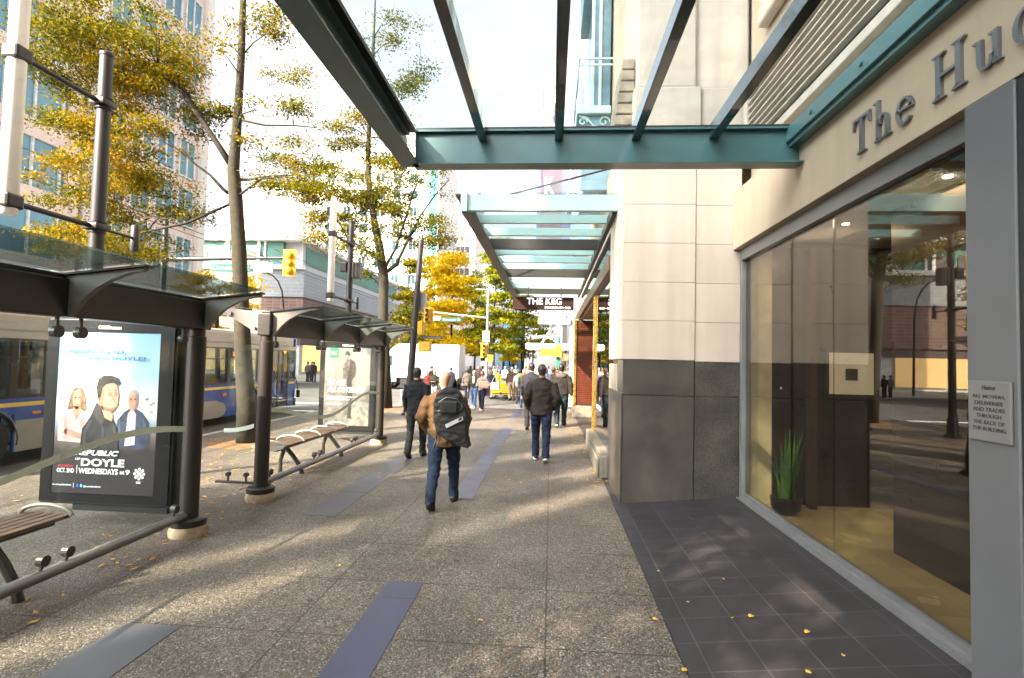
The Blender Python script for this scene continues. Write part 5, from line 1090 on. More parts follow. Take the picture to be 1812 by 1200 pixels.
tree('near street tree with a pale bent trunk behind the second shelter', t1, [.23, .185, .165, .155, .145, .14, .12, .088, .076, .066, .04],
     [B_(215, 95, y-.3, 150, 95, 9.0, 1.6), B_(130, 130, y-.6, 90, 110, 4.0, 1.2), B_(300, 180, y, 90, 70, 3.0), B_(210, 255, y-.2, 130, 70, 3.4), B_(130, 330, y-.5, 100, 60, 2.6), B_(250, 350, y+.1, 90, 60, 2.2), B_(190, 430, y+.2, 120, 40, 3.2), B_(330, 390, y+.4, 50, 30, .5),
      B_(500, 210, y, 90, 60, .9), B_(460, 60, y, 60, 70, .7), B_(520, 300, y, 80, 40, 1.2), B_(390, 130, y, 60, 80, .5)],
     58000, .060, GOLD, BARK, 11, [
      (path([(414, 300), (385, 255), (352, 205), (318, 160), (280, 120), (230, 95), (170, 85)], y, [0, -.1, -.2, -.3, -.4, -.5, -.6]), [.07, .06, .05, .042, .035, .025, .015]),
      (path([(409, 290), (375, 240), (335, 170), (300, 140), (255, 130)], y, [0, .1, .1, .2, .2]), [.05, .042, .034, .026, .015]),
      (path([(412, 348), (395, 335), (372, 310), (345, 290), (315, 265)], y, [0, -.1, -.2, -.3, -.4]), [.04, .035, .028, .02, .012]),
      (path([(424, 212), (470, 222), (520, 222), (560, 226)], y, [0, .1, .1, .2]), [.03, .024, .018, .01]),
      (path([(418, 318), (440, 318), (480, 312), (520, 310)], y, [0, .1, .1, .2]), [.04, .03, .022, .012]),
      (path([(410, 360), (330, 395), (260, 410), (200, 420)], y, [0, -.2, -.2, -.3]), [.035, .03, .022, .012])], nsub=230, subr=.29, flat=.30)
y = 19.1
t2 = path([(683, 724), (681, 640), (678, 560), (679, 490), (672, 440), (662, 390), (653, 330), (651, 270), (655, 190), (660, 100), (664, 0)], y)
tree('second street tree with forked trunk and sparse golden green leaves', t2, [.24, .20, .185, .18, .16, .13, .11, .09, .075, .06, .03],
     [B_(640, 330, y, 110, 75, 4), B_(590, 350, y, 75, 55, 2.5), B_(720, 340, y, 80, 70, 2), B_(640, 440, y, 80, 50, 2.2), B_(740, 420, y, 65, 45, 2), B_(650, 240, y, 80, 60, 2.2), B_(690, 110, y, 80, 95, 2.4), B_(575, 390, y, 50, 40, 1.2), B_(530, 150, y, 60, 60, .6), B_(520, 300, y, 70, 60, 1.2)],
     40000, .084, OLIVE, BARKD, 23, [
      (path([(680, 484), (700, 470), (722, 425), (745, 380), (770, 345), (795, 318)], y), [.09, .07, .055, .04, .03, .015]),
      (path([(678, 480), (700, 440), (720, 380), (735, 330), (750, 310)], y), [.07, .055, .045, .03, .015]),
      (path([(670, 455), (640, 440), (615, 420), (600, 395), (580, 370)], y), [.06, .05, .04, .03, .015])], nsub=190, subr=.40, flat=.32)
def far_tree(label, px, base, top, y, rx, lm, n, size, seed, yb=0, bark=BARKD, thin=.12):
    z0 = yb; tk = [Vector((P(px, base, y).x, y, z0))]
    c = P(px, (base+top)/2, y); k = y/F_PX; zt = P(px, top, y).z
    for i in range(1, 7): tk.append(Vector((tk[0].x+random.Random(seed+i).uniform(-.15, .15), y, z0+(zt-z0)*i/6)))
    r = [thin*(1-.14*i) for i in range(7)]
    bl = []
    for i in range(7):
        f = .28+.68*i/6; w_ = rx*k*(1.05-.75*max(0, f-.35)/.65)*(.8 if i == 0 else 1)
        bl.append(((tk[0].x+random.Random(seed*3+i).uniform(-.3, .3)*w_, y, z0+(zt-z0)*f), w_, w_, (zt-z0)*.09, 1.3-.8*f))
    return tree(label, tk, r, bl, n, size, lm, bark, seed, (), 'street trees', 46, .28, max(.45, rx*k*.26))
far_tree('broad bright yellow tree above the white truck', 795, 700, 432, 44, 66, BRIGHT, 11000, .26, 31)
far_tree('smaller bright yellow tree behind the leaning pole', 755, 700, 462, 52, 46, BRIGHT, 6500, .28, 32)
far_tree('tall yellow green tree left of the hanging restaurant sign', 872, 690, 425, 42, 50, YGREEN, 9500, .24, 33)
far_tree('green yellow tree right under the hanging restaurant sign', 922, 690, 515, 56, 46, YGREEN, 7500, .28, 34)
far_tree('dark green narrow tree between second street tree and leaning pole', 718, 700, 440, 36, 26, OLIVE, 4200, .2, 35)
far_tree('tall thin yellow green tree behind the small street sign', 838, 690, 480, 60, 34, YGREEN, 4000, .3, 36)
far_tree('low yellow tree farthest down the pavement', 900, 690, 560, 70, 22, BRIGHT, 2500, .34, 37)
far_tree('low amber tree behind the white truck cab', 768, 695, 540, 66, 28, BRIGHT, 3000, .34, 38)
y = 30.0
tk = [P(385, 690, y), P(385, 600, y), P(384, 560, y), P(388, 510, y)]; tk[0].z = -.1
tree('bushy golden tree across the road in front of the mall', tk, [.14, .12, .1, .05], [B_(390, 520, y, 75, 40, 3), B_(345, 500, y, 40, 20, 1), B_(440, 545, y, 35, 25, 1.2), B_(330, 565, y, 50, 20, 1.2), B_(370, 560, y, 60, 25, 1.5), B_(430, 500, y, 40, 25, 1)], 5200, .17, BRIGHT, BARKD, 41, (), nsub=50, subr=.42)
# unseen street trees added behind the camera to dapple the near pavement
for i, (yy_, sd, lab) in enumerate(((-5.0, 51, 'unseen street tree added behind the camera beside the near shelter to dapple the paving'), (-12.5, 52, 'unseen street tree added farther behind the camera along the kerb to cast shade'))):
    tk = [Vector((-6.2, yy_, 0)), Vector((-6.1, yy_, 3)), Vector((-6.2, yy_, 6)), Vector((-6.1, yy_, 9))]
    tree(lab, tk, [.2, .17, .12, .05], [((-6.2, yy_, 5.2), 2.6, 2.6, 1.2, 2), ((-6.2, yy_, 7.2), 2.2, 2.2, 1.2, 2), ((-6, yy_, 9), 1.4, 1.4, 1, 1)], 5000, .16, OLIVE, BARKD, sd, (), nsub=60, subr=.5)

# fallen leaves
FL = leaf_mat('fallen_leaf', [(.30, .14, .03), (.50, .26, .05), (.55, .36, .08), (.35, .18, .06)], .1)
def leaf_mb(s):
    pts = [(0, -.5), (.2, -.32), (.42, -.2), (.3, .02), (.46, .2), (.2, .24), (0, .55), (-.2, .24), (-.46, .2), (-.3, .02), (-.42, -.2), (-.2, -.32)]
    mb = MB(); mb.add([(0, 0, .012*s/.06)]+[(a*s, b*s, .001+.010*abs(math.sin(3*a+2*b))) for a, b in pts], [(0, i+1, (i+1) % len(pts)+1) for i in range(len(pts))]); return mb
near = [(829, 1092), (1329, 1092), (1217, 1067), (1297, 1095), (1429, 1120), (1492, 1161), (1430, 1192), (1212, 1188), (1280, 1026), (1165, 1012), (874, 908), (908, 960), (997, 872), (1040, 1008), (1134, 1022), (600, 1002), (1160, 1098), (850, 1100)]
proto = mesh_obj('fallen_leaf', leaf_mb(.042), FL)
for i, (a, b) in enumerate(near):
    o = proto if i == 0 else proto.copy()
    if i: COL.objects.link(o)
    p = G(a, b); z = .002 if p.x < .85 else .008+.159*(p.x-.852)/1.618
    p = G(a, b, z); r_ = random.Random(i*5); o.location = (p.x, p.y, z+.003); o.rotation_euler = (r_.uniform(-.2, .2), r_.uniform(-.2, .2), r_.uniform(0, 6)); s = r_.uniform(.55, 1.1); o.scale = (s, s, s)
    tag(o, 'small curled orange brown leaf lying on the near paving', 'leaf', 'fallen leaves on the near paving')
lit_ = MB(); r_ = random.Random(77)
for k in range(1000):
    u = r_.random()
    if u < .55: x, y = r_.uniform(-7.6, -4.0), r_.uniform(6, 20)
    elif u < .75: x, y = r_.uniform(-7.5, .7), r_.uniform(8, 20)
    elif u < .9: x, y = r_.gauss(.75, .12), r_.uniform(8, 19)
    else: x, y = r_.uniform(-4.6, -3.4), r_.uniform(3.3, 9)
    s = r_.uniform(.025, .05); a = r_.uniform(0, 6.28)
    c, q = math.cos(a)*s, math.sin(a)*s; z = .006
    lit_.quad((x-c, y-q, z+r_.uniform(0, .012)), (x+q*.5, y-c*.5, z+.004), (x+c, y+q, z+r_.uniform(0, .014)), (x-q*.5, y+c*.5, z+.004))
o = mesh_obj('leaf_litter', lit_, FL); o['kind'] = 'stuff'
# ================================================================ people
def remeshed(name, mb, m, parent, voxel, smooth=3, amp=0., nscale=9., label=None, cut=None):
    me = bpy.data.meshes.new('shape'); me.from_pydata(mb.v, [], mb.f); me.update()
    t = bpy.data.objects.new('shape', me); COL.objects.link(t)
    r = t.modifiers.new('r', 'REMESH'); r.mode = 'VOXEL'; r.voxel_size = voxel
    s = t.modifiers.new('s', 'SMOOTH'); s.iterations = smooth; s.factor = .5
    dg = bpy.context.evaluated_depsgraph_get(); out = bpy.data.meshes.new_from_object(t.evaluated_get(dg))
    bpy.data.objects.remove(t); bpy.data.meshes.remove(me)
    out.name = name
    if amp:
        sd = random.random()*50
        nr = [v.normal.copy() for v in out.vertices]
        for v, n_ in zip(out.vertices, nr):
            q = Vector((v.co.x*nscale*1.0+sd, v.co.y*nscale, v.co.z*nscale*1.9))
            v.co += n_*(amp*(noise.noise(q)+.5*noise.noise(q*2.3)))
    out.polygons.foreach_set('use_smooth', [True]*len(out.polygons)); out.materials.clear(); out.materials.append(m)
    o = bpy.data.objects.new(name, out); COL.objects.link(o); o.parent = parent
    if label: o['label'] = label
    return o
CM = {}
def cloth(col, rough=.85, sheen=.0):
    k = (tuple(round(c, 3) for c in col), rough)
    if k not in CM: CM[k] = mat('cloth_%d' % len(CM), col, rough, var=.16, scale=9, bump=.25, bscale=260, spec=.25)
    return CM[k]
SKIN = mat('skin', (.36, .20, .135), .5, var=.08, scale=14); SKINP = mat('skin_pale', (.38, .215, .15), .5, var=.06, scale=14)
HAIR = {k: mat('hair_'+k, c, .45, var=.35, scale=40, bump=.5, bscale=160) for k, c in dict(black=(.012, .010, .009), brown=(.09, .045, .022), grey=(.30, .28, .26), auburn=(.22, .08, .03)).items()}
def hand_(mb, w_, d, side):
    d = d.normalized(); f = (EY-d*EY.dot(d)).normalized(); n_ = d.cross(f)*side
    mb.tube([w_-d*.02, w_+d*.03, w_+d*.085], [.027, .036, .034], 10, flat=.6)
    for i, (o_, L) in enumerate(((.028, .070), (.010, .080), (-.009, .074), (-.027, .058))):
        b = w_+d*.075+f*o_; k = b+d*(L*.55)-n_*.006; e = k+d*(L*.38)-n_*.022
        mb.tube([b, k, e], [.010, .0095, .008], 7)
    b = w_+d*.02+f*.032; mb.tube([b, b+d*.03+f*.026-n_*.01, b+d*.062+f*.028-n_*.018], [.013, .011, .009], 7)
def person(label, x, y, face, h, jk, tr, hair='black', skin=SKIN, stride=.5, lead=1, arms='down', hem=.84, wide=1., z0=0., voxel=.021, hairs='short', shoes=(.02, .018, .016), hood=None, sole=None, group='people walking on the pavement', sit=False, inner=None, collar=True, swing=.12, cat='person', lean=0., face_parts=False):
    p = thing('person', label, cat, (0, 0, 0), group)
    body, jac, tro = MB(), MB(), MB(); W = wide
    if sit:
        hipz = .46; ank = [Vector((sx*.11, .40, .08)) for sx in (-1, 1)]; kn = [Vector((sx*.12, .40, .50)) for sx in (-1, 1)]; up = hipz-.93
    else:
        hipz = .93; up = 0; ank, kn = [], []
        for sx in (-1, 1):
            fwd = (sx == lead)
            if stride <= 0: ank.append(Vector((sx*.10, 0, .09))); kn.append(Vector((sx*.10, .02, .50)))
            elif fwd: ank.append(Vector((sx*.085, stride*.50, .10))); kn.append(Vector((sx*.095, stride*.34+.02, .51)))
            else: ank.append(Vector((sx*.085, -stride*.50, .15))); kn.append(Vector((sx*.095, -stride*.12, .50)))
    hips = [Vector((sx*.09*W, 0, hipz)) for sx in (-1, 1)]
    for i in range(2):
        hp, k, a = hips[i], kn[i], ank[i]
        tro.tube([hp+Vector((0, 0, .04)), hp.lerp(k, .35), hp.lerp(k, .75), k, k.lerp(a, .4), k.lerp(a, .8), a+Vector((0, 0, -.045 if not sit else 0))], [.098*W, .098*W, .082*W, .074*W, .072, .068, .074], 12)
        body.tube([hp, hp.lerp(k, .5), k, k.lerp(a, .4), a], [.07, .065, .05, .048, .035], 8)
        # shoes
        rear = (not sit) and stride > 0 and ((-1, 1)[i] != lead)
        Mf = Matrix.Translation((a.x, a.y, 0))
        if rear: Mf = Matrix.Translation((a.x, a.y+.11, .0)) @ Matrix.Rotation(-RAD(24), 4, 'X') @ Matrix.Translation((0, -.13, 0))
        sb = MB().tube([(0, -.075, .045), (0, -.05, .05), (0, .03, .055), (0, .11, .045), (0, .175, .032), (0, .195, .028)], [.028, .042, .046, .048, .036, .018], 12)
        sb.tube([(0, -.02, .05), (0, -.015, .12)], [.045, .042], 10)
        sb.v = [(q[0], q[1], max(q[2], .012)) for q in sb.v]
        so_ = MB(); so_.rings([(0, .06, .0, .044, .135), (0, .06, .014, .046, .138), (0, .06, .024, .044, .135)], 18)
        sb.v = [tuple(Mf @ Vector(q)) for q in sb.v]; so_.v = [tuple(Mf @ Vector(q)) for q in so_.v]
        if sit: sb.v = [(q[0], q[1], q[2]) for q in sb.v]
        sh = part('shoe', sb, cloth(shoes, .4), p, 'all'); part('sole', so_, cloth(sole or tuple(c*.6 for c in shoes), .7), sh, True)
    tro.rings([(0, 0, hipz-.10, .13*W, .10), (0, -.005, hipz-.02, .165*W, .118), (0, -.005, hipz+.06, .165*W, .118), (0, 0, hipz+.12, .15*W, .105)], 16)
    ln = lambda z: lean*(z-hipz)
    R_ = [(hem+up, .175, .128), (max(hem, .93)+up if hem < .93 else hem+.03+up, .185, .130), (1.08+up, .172, .118), (1.22+up, .190, .128), (1.34+up, .205, .128), (1.41+up, .195, .112), (1.455+up, .15, .09), (1.49+up, .075, .07)]
    jac.rings([(0, ln(z)-.004, z, a*W, b) for z, a, b in R_], 20)
    body.rings([(0, ln(z), z, a, b) for z, a, b in ((hipz-.02, .13, .09), (1.1+up, .14, .09), (1.36+up, .16, .09), (1.45+up, .09, .06), (1.49+up, .055, .058))], 14)
    sleeve_end = []
    for sx in (-1, 1):
        sh_ = Vector((sx*.178*W, ln(1.41), 1.405+up)); sw = swing*(-1 if sx == lead else 1)
        if arms == 'pocket': el = Vector((sx*.272*W, -.05, 1.13+up)); wr = Vector((sx*.20*W, .10, .93+up))
        elif arms == 'hold': el = Vector((sx*.25*W, .0, 1.12+up)); wr = Vector((sx*.09, .25, 1.12+up))
        elif arms == 'phone' and sx == 1: el = Vector((.27*W, .10, 1.18+up)); wr = Vector((.14, .16, 1.45+up))
        else: el = Vector((sx*.245*W, sw*.45-.02, 1.13+up)); wr = Vector((sx*.25*W, sw+.05, .88+up))
        k_ = 1.2 if arms == 'pocket' else 1.0; jac.tube([sh_, sh_.lerp(el, .45), el, el.lerp(wr, .5), wr], [.075*W, .070*W*k_, .060*k_, .056*k_, .046], 12)
        body.tube([sh_, el, wr], [.05, .04, .028], 8)
        hand_(body, wr+(wr-el).normalized()*.015, wr-el, sx)
    HY = ln(1.6)
    hd = [(1.47, .056, .060, 0), (1.53, .052, .056, .004), (1.555, .058, .076, .014), (1.60, .068, .091, .010), (1.64, .074, .098, .002), (1.68, .076, .100, -.004), (1.715, .067, .090, -.006), (1.738, .045, .062, -.006), (1.75, .018, .025, -.006)]
    body.rings([(0, q+HY, z+up, a, b) for z, a, b, q in hd], 18)
    body.tube([(0, .095+HY, 1.655+up), (0, .112+HY, 1.625+up), (0, .100+HY, 1.612+up)], [.009, .014, .010], 8)
    for sx in (-1, 1): body.ball((sx*.076, -.004+HY, 1.635+up), .012, .026, .034, 6)
    v_b = min(voxel, .016)
    remeshed('body', body, skin, p, v_b, 2)
    remeshed('trousers', tro, cloth(tr), p, voxel, 2, .014, 8)
    j = remeshed('jacket', jac, cloth(jk), p, voxel, 2, .018, 7)
    if collar: part('collar', MB()._lathe(0, ln(1.48)-.002, [(.080, 1.455+up), (.078, 1.50+up), (.068, 1.515+up), (.062, 1.50+up)], 18), cloth([c*.85 for c in jk]), j, 'all')
    if hood is not None:
        hm = MB().rings([(0, -.05+ln(1.45), 1.34+up, .10, .07), (0, -.06+ln(1.45), 1.40+up, .155, .10), (0, -.045+ln(1.45), 1.46+up, .165, .105), (0, -.03+ln(1.45), 1.51+up, .11, .08)], 16)
        remeshed('hood', hm, cloth(hood), j, .018, 3, .006, 12)
    if inner: part('shirt_front', MB().prism([(-.05, 1.47+up), (.05, 1.47+up), (.03, 1.15+up), (-.03, 1.15+up)], (0, .128, 0), EX, EZ, (0, .01, 0)), cloth(inner), j)
    if hairs != 'bald':
        hb = MB().ball((0, -.016+HY, 1.668+up), .0835, .104, .094, 10)
        if hairs in ('long', 'bun', 'bob'):
            zz = 1.40 if hairs == 'long' else 1.52
            hb.rings([(0, -.055+HY, zz+up, .075, .04), (0, -.06+HY, zz+.10+up, .105, .055), (0, -.045+HY, 1.62+up, .098, .078), (0, -.02+HY, 1.70+up, .082, .09)], 14)
            for sx in (-1, 1): hb.tube([(sx*.07, .02+HY, 1.70+up), (sx*.085, .02+HY, 1.60+up), (sx*.08, .01+HY, zz+.03+up)], [.03, .03, .018], 8)
        if hairs == 'short': hb.rings([(0, -.05+HY, 1.555+up, .055, .04), (0, -.045+HY, 1.60+up, .07, .055), (0, -.03+HY, 1.66+up, .078, .075)], 12)
        remeshed('hair', hb, HAIR[hair], p, .014, 2, .004, 30)
        if hairs == 'cap': part('cap', MB().ball((0, -.01+HY, 1.70+up), .088, .106, .07, 8).rings([(0, .10+HY, 1.69+up, .07, .07), (0, .10+HY, 1.70+up, .07, .07)], 14), cloth((.02, .025, .05)), p, 'all')
    else:
        pass
    if face_parts:
        for sx in (-1, 1): part('eye', MB().ball((sx*.03, .089+HY, 1.655+up), .012, .006, .006, 6), cloth((.02, .015, .012)), p, 'all')
        part('mouth', MB().ball((0, .092+HY, 1.578+up), .022, .006, .005, 6), cloth((.35, .1, .09)), p, 'all')
    p.location = (x, y, z0); p.rotation_euler = (0, 0, RAD(-face)); s = h/1.75; p.scale = (s, s, s)
    return p
def put(px, feet, top, road=False):
    z0 = -.15 if road else 0.; g_ = G(px, feet, z0); return g_.x, g_.y, P(px, top, g_.y).z-z0, z0

# the five men walking away, nearest first
person('bald man in a brown jacket and blue jeans walking away with a backpack', -1.33, 6.60, 2, 1.70, (.092, .050, .021), (.011, .018, .040), hairs='bald', skin=SKINP, stride=.60, lead=1, arms='pocket', hem=.77, wide=1.12, voxel=.016, shoes=(.025, .02, .018), group=None)
person('man in a dark suit walking away beside the bald man', -2.50, 9.75, 3, 1.68, (.013, .013, .016), (.018, .018, .02), stride=.42, lead=1, hem=.80, voxel=.017, swing=.10, shoes=(.01, .01, .01), group=None)
person('man in a fitted dark brown jacket and jeans, hands in pockets, walking away', -.16, 9.85, -2, 1.79, (.024, .018, .015), (.010, .015, .034), stride=.46, lead=-1, arms='pocket', hem=.84, wide=1.06, voxel=.017, shoes=(.02, .02, .022), sole=(.75, .75, .72), group=None)
person('man in a dark jacket with grey hood walking away by the brass window', .30, 15.0, 4, 1.79, (.020, .016, .014), (.015, .03, .04), stride=.3, lead=1, hem=.90, wide=1.16, voxel=.02, hood=(.07, .06, .055), sole=(.7, .7, .68), swing=.08, group=None)
person('tall man in a long dark coat half hidden behind the brown jacket man', -.52, 14.3, 0, 1.80, (.018, .018, .026), (.012, .012, .015), stride=.3, lead=1, hem=.60, voxel=.021, group=None)

# backpack on the bald man's right shoulder
yb = 6.36
bp_ = thing('backpack', 'black backpack with silver patch slung on the bald man', 'backpack', (P(800, 740, yb).x, yb, P(800, 740, yb).z))
ol = [(768, 712), (776, 692), (792, 684), (808, 690), (820, 708), (828, 738), (826, 768), (831, 794), (812, 789), (792, 778), (774, 768), (768, 745)]
mb = MB(); mb.prism([(P(a, b, yb).x, P(a, b, yb).z) for a, b in ol], (0, yb-.05, 0), EX, EZ, (0, .20, 0))
o = remeshed('pack', mb, cloth((.014, .014, .015), .6), None, .012, 7, .010, 14); o.parent = bp_; o.location = -bp_.location
q = [(788, 751), (818, 737), (820, 743), (790, 758)]
mb = MB().prism([(P(a, b, yb-.06).x, P(a, b, yb-.06).z) for a, b in q], (0, yb-.070, 0), EX, EZ, (0, .012, 0)); part('silver_patch', mb, mat('silver_patch', (.42, .42, .42), .4, .3), bp_)
mb = MB().prism([(P(a, b, yb-.06).x, P(a, b, yb-.06).z) for a, b in [(811, 741), (817, 738), (818, 742), (812, 745)]], (0, yb-.073, 0), EX, EZ, (0, .004, 0)); part('patch_mark', mb, BLACK, bp_)
def pk(a, b, d): return P(a, b, yb+d)
part('strap', MB().tube([pk(795, 692, 0), pk(798, 680, .06), pk(801, 671, .14), pk(803, 672, .28), pk(806, 690, .38)], [.030, .032, .034, .03, .025], 10, flat=.35), cloth((.02, .02, .022), .7), bp_, True)
part('loose_strap', MB().tube([pk(775, 762, -.02), pk(772, 775, .0), pk(768, 790, -.03), pk(764, 800, -.03)], .010, 6).tube([pk(778, 765, -.02), pk(778, 780, -.02), pk(772, 792, -.03)], .008, 6), BLACK, bp_)
for pts in ([(776, 712), (790, 703), (808, 706), (818, 720)], [(774, 728), (790, 724), (812, 720)]): part('zip', MB().tube([pk(a, b, -.062) for a, b in pts], .005, 6), mat('zip_grey', (.12, .12, .12), .4, .5) if 'zip_grey' not in bpy.data.materials else bpy.data.materials['zip_grey'], bp_)
part('pocket', MB().bevbox(pk(780, 735, 0).x, pk(812, 735, 0).x, yb-.085, yb-.03, pk(800, 732, 0).z, pk(800, 708, 0).z, .025), cloth((.018, .018, .019), .6), bp_)

CROWD = [
 # px, feet, top, road, facing, label, jacket, trousers, options
 (838, 722, 657, 0, 186, 'brown haired woman in an olive jacket and blue jeans walking towards us', (.035, .03, .018), (.10, .17, .32), dict(hairs='long', hair='brown', skin=SKINP, hem=.92, inner=(.7, .7, .7), face_parts=True, shoes=(.5, .5, .5))),
 (852, 727, 661, 0, 192, 'woman in a pale blouse and navy trousers carrying a beige bag', (.55, .42, .40), (.018, .022, .05), dict(hairs='bob', skin=SKINP, hem=.9, wide=.95, arms='hold', face_parts=True, shoes=(.5, .35, .25))),
 (826, 706, 652, 1, 0, 'woman in a grey brown coat with black tights left of the olive jacket', (.13, .10, .09), (.015, .02, .04), dict(hairs='bob', hem=.75, wide=.95)),
 (868, 706, 654, 1, 10, 'woman in a navy top with red sash and grey trousers', (.02, .025, .06), (.42, .38, .38), dict(hairs='long', hair='brown', hem=.95)),
 (878, 703, 652, 1, 190, 'woman in a yellow cardigan beside the taxi bonnet', (.62, .42, .04), (.30, .28, .27), dict(hairs='bob', hair='brown', skin=SKINP, hem=.85)),
 (905, 709, 650, 1, 2, 'grey haired man in a brown bomber jacket and beige trousers in front of the taxi', (.10, .06, .04), (.30, .22, .17), dict(hair='grey', hem=.95, wide=1.1)),
 (917, 714, 654, 0, -8, 'person in a grey coat and dark trousers beside the bomber jacket man', (.22, .21, .24), (.02, .02, .025), dict(hair='black', hem=.85)),
 (926, 722, 653, 0, 170, 'young man in an olive top with yellow stripe and pale jeans', (.13, .13, .04), (.14, .25, .42), dict(hair='brown', skin=SKINP, hem=.9)),
 (797, 701, 650, 1, 0, 'man in a navy jacket standing before the white truck', (.018, .024, .055), (.10, .16, .26), dict(hem=.9, stride=0)),
 (763, 702, 648, 1, 60, 'man in a dark cap looking along the crossing', (.03, .03, .04), (.03, .03, .05), dict(hairs='cap', stride=0, skin=SKINP)),
 (768, 712, 655, 1, 185, 'woman in a black top facing us behind the bald man', (.02, .02, .02), (.30, .36, .36), dict(hairs='short', skin=SKINP, wide=.95, arms='hold')),
 (757, 708, 657, 1, 170, 'dark haired woman in a red trimmed jacket left of the black top', (.12, .02, .02), (.02, .03, .06), dict(hairs='long', skin=SKIN, wide=.93)),
 (730, 704, 655, 1, 30, 'auburn haired woman with a red bag beside the leaning pole', (.30, .12, .06), (.35, .03, .03), dict(hairs='long', hair='auburn', wide=.95)),
 (544, 676, 645, 1, 20, 'person in a grey jacket waiting across the road by the shop', (.22, .20, .22), (.04, .04, .05), dict(stride=0)),
 (555, 677, 642, 1, 0, 'tall person in black waiting across the road by the shop', (.015, .015, .02), (.015, .015, .02), dict(stride=0)),
 (551, 675, 647, 1, 200, 'shorter person in a dark coat between the two waiting by the shop', (.05, .045, .05), (.02, .02, .03), dict(stride=0, skin=SKINP)),
 (978, 735, 650, 0, 4, 'person in a slate blue jacket ahead of the grey hood man', (.10, .10, .16), (.22, .24, .34), dict(hair='brown')),
 (965, 712, 651, 1, 180, 'woman in a lilac scarf and coat coming along the pavement', (.34, .30, .38), (.05, .05, .07), dict(hairs='long', hair='brown', skin=SKINP, wide=.95)),
 (950, 700, 648, 1, 185, 'man in a white shirt among the crowd under the awning', (.6, .6, .6), (.05, .05, .08), dict(hair='brown', skin=SKINP)),
 (986, 697, 650, 1, 0, 'man in a maroon jacket near the green kiosk', (.16, .03, .03), (.03, .03, .04), dict()),
 (812, 690, 648, 1, 190, 'far woman in a pink top on the crossing', (.5, .25, .28), (.05, .05, .08), dict(hairs='long', hair='brown', skin=SKINP, voxel=.03)),
 (846, 694, 647, 1, 180, 'far man in a dark coat behind the olive jacket woman', (.04, .035, .04), (.03, .03, .04), dict(voxel=.03)),
 (858, 690, 645, 1, 185, 'far woman in a white coat on the crossing', (.62, .58, .62), (.05, .05, .06), dict(hairs='long', hair='brown', skin=SKINP, voxel=.03)),
 (880, 688, 646, 1, 180, 'far man in a blue shirt behind the taxi', (.12, .2, .4), (.03, .03, .05), dict(voxel=.03, skin=SKINP)),
 (893, 690, 648, 1, 190, 'far woman in a white top behind the taxi', (.65, .62, .6), (.1, .1, .12), dict(voxel=.03, hairs='bob', hair='brown', skin=SKINP)),
 (935, 690, 647, 1, 0, 'far woman in a tan coat behind the long dark coat', (.34, .22, .12), (.03, .03, .05), dict(voxel=.03, hairs='long', hair='brown')),
 (1003, 705, 648, 1, 180, 'person in a cream jacket close to the far shopfront', (.5, .44, .36), (.05, .05, .07), dict(skin=SKINP)),
 (806, 688, 648, 1, 180, 'far man in a khaki jacket at the truck tail', (.2, .17, .1), (.05, .05, .06), dict(voxel=.03)),
 (832, 686, 648, 1, 0, 'far woman in a teal coat on the crossing', (.05, .2, .2), (.04, .04, .05), dict(voxel=.03, hairs='long', hair='brown')),
 (853, 684, 648, 1, 10, 'far man in a charcoal hoodie on the crossing', (.06, .06, .065), (.04, .05, .1), dict(voxel=.03)),
 (873, 684, 649, 1, 185, 'far person in a peach top behind the taxi roof', (.5, .3, .2), (.05, .05, .06), dict(voxel=.03, hairs='bob', hair='brown', skin=SKINP)),
 (900, 686, 648, 1, 0, 'far man in black behind the bomber jacket man', (.02, .02, .022), (.03, .03, .04), dict(voxel=.03)),
 (912, 688, 647, 1, 180, 'far woman in a grey cardigan behind the taxi boot', (.3, .3, .3), (.05, .06, .12), dict(voxel=.03, hairs='long', skin=SKINP)),
 (930, 685, 648, 1, 5, 'far man in a denim jacket down the crossing', (.08, .13, .25), (.05, .05, .06), dict(voxel=.03, hair='brown')),
 (958, 690, 647, 1, 175, 'far woman in a mustard scarf under the awning', (.4, .28, .05), (.04, .04, .05), dict(voxel=.03, hairs='bob')),
 (970, 688, 648, 1, 0, 'far man in a light blue shirt under the awning', (.25, .35, .5), (.05, .05, .07), dict(voxel=.03)),
]
for px, feet, top, road, face, lab, jk, tr, op in CROWD:
    x, y, h, z0 = put(px, feet, top, bool(road)); op = dict(op)
    if y > 37 : z0 = 0.; y = G(px, feet, 0).y; x = G(px, feet, 0).x; h = P(px, top, y).z
    op.setdefault('stride', .3); op.setdefault('lead', 1 if int(px) % 2 else -1); op.setdefault('voxel', .024)
    jk = tuple(c*.62 for c in jk); tr = tuple(c*.7 for c in tr)
    person(lab, x, y, face, max(1.45, min(h, 1.95)), jk, tr, z0=z0, **op)
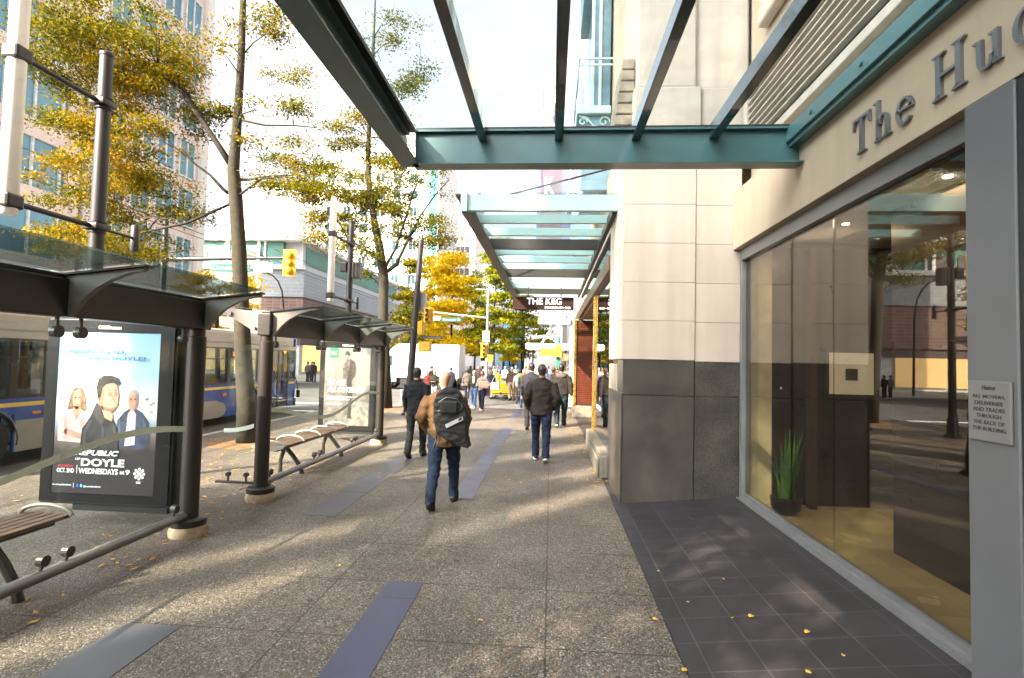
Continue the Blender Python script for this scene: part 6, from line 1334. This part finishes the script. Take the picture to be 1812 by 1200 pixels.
# bags carried in the crowd
def bag(label, px, py, yy, w_, hh, col, group='bags carried in the crowd'):
    c = P(px, py, yy); b = thing('handbag', label, 'bag', (c.x, yy, c.z), group)
    part('pouch', MB().bevbox(c.x-w_/2, c.x+w_/2, yy-.06, yy+.06, c.z-hh/2, c.z+hh/2, .035), cloth(col, .6), b, True)
    part('strap', MB().tube([(c.x-w_*.4, yy, c.z+hh*.45), (c.x-w_*.15, yy, c.z+hh*1.2), (c.x+w_*.15, yy, c.z+hh*1.2), (c.x+w_*.4, yy, c.z+hh*.45)], .012, 6), cloth(col, .6), b)
bag('beige shoulder bag held by the woman in navy trousers', 856, 681, put(852, 727, 661)[1]-.28, .36, .26, (.52, .34, .24))
bag('white handbag of the woman in the navy top', 876, 683, put(868, 706, 654, True)[1]-.15, .42, .38, (.65, .66, .72))
bag('purple bag at the side of the woman in navy trousers', 862, 692, put(852, 727, 661)[1]+.1, .26, .4, (.28, .16, .32))
bag('red tote bag of the auburn haired woman', 727, 682, put(730, 704, 655, True)[1]-.2, .3, .5, (.5, .03, .03))
# bus passengers
for i, (x, yy_, lab, col, hr_) in enumerate(((BX-.55, 13.62, 'bus passenger in a grey jacket with dark hair seated by the window', (.20, .19, .2), 'black'), (BX-.55, 12.62, 'bus passenger in a brown coat seated behind the grey jacket', (.18, .10, .06), 'brown'), (BX-1.75, 13.62, 'bus passenger in a green top on the far seat', (.06, .12, .06), 'brown'))):
    person(lab, x, yy_+.16, 40 if i == 0 else 0, 1.62, col, (.03, .03, .04), hair=hr_, skin=SKINP, sit=True, hem=.95, z0=.25, voxel=.024, group='passengers on the bus', arms='hold')
# litter bin
bx_ = P(718, 712, 20.1)
bn = thing('litter_bin', 'slatted grey litter bin beside the leaning pole', 'bin', (bx_.x, bx_.y, 0))
part('drum', MB().lathe(bx_.x, bx_.y, [(.17, .04), (.19, .1), (.19, .6), (.17, .65)], 20), mat('bin_liner', (.12, .12, .12), .6), bn, True)
sm = MB()
for k in range(22):
    a = 2*PI*k/22; sm.bevbox(-.022, .022, -.012, .012, .06, .64, .004, Matrix.Translation((bx_.x+.205*math.cos(a), bx_.y+.205*math.sin(a), 0)) @ Matrix.Rotation(a+PI/2, 4, 'Z'))
part('slats', sm, mat('bin_slat', (.38, .36, .32), .5, .3), bn)
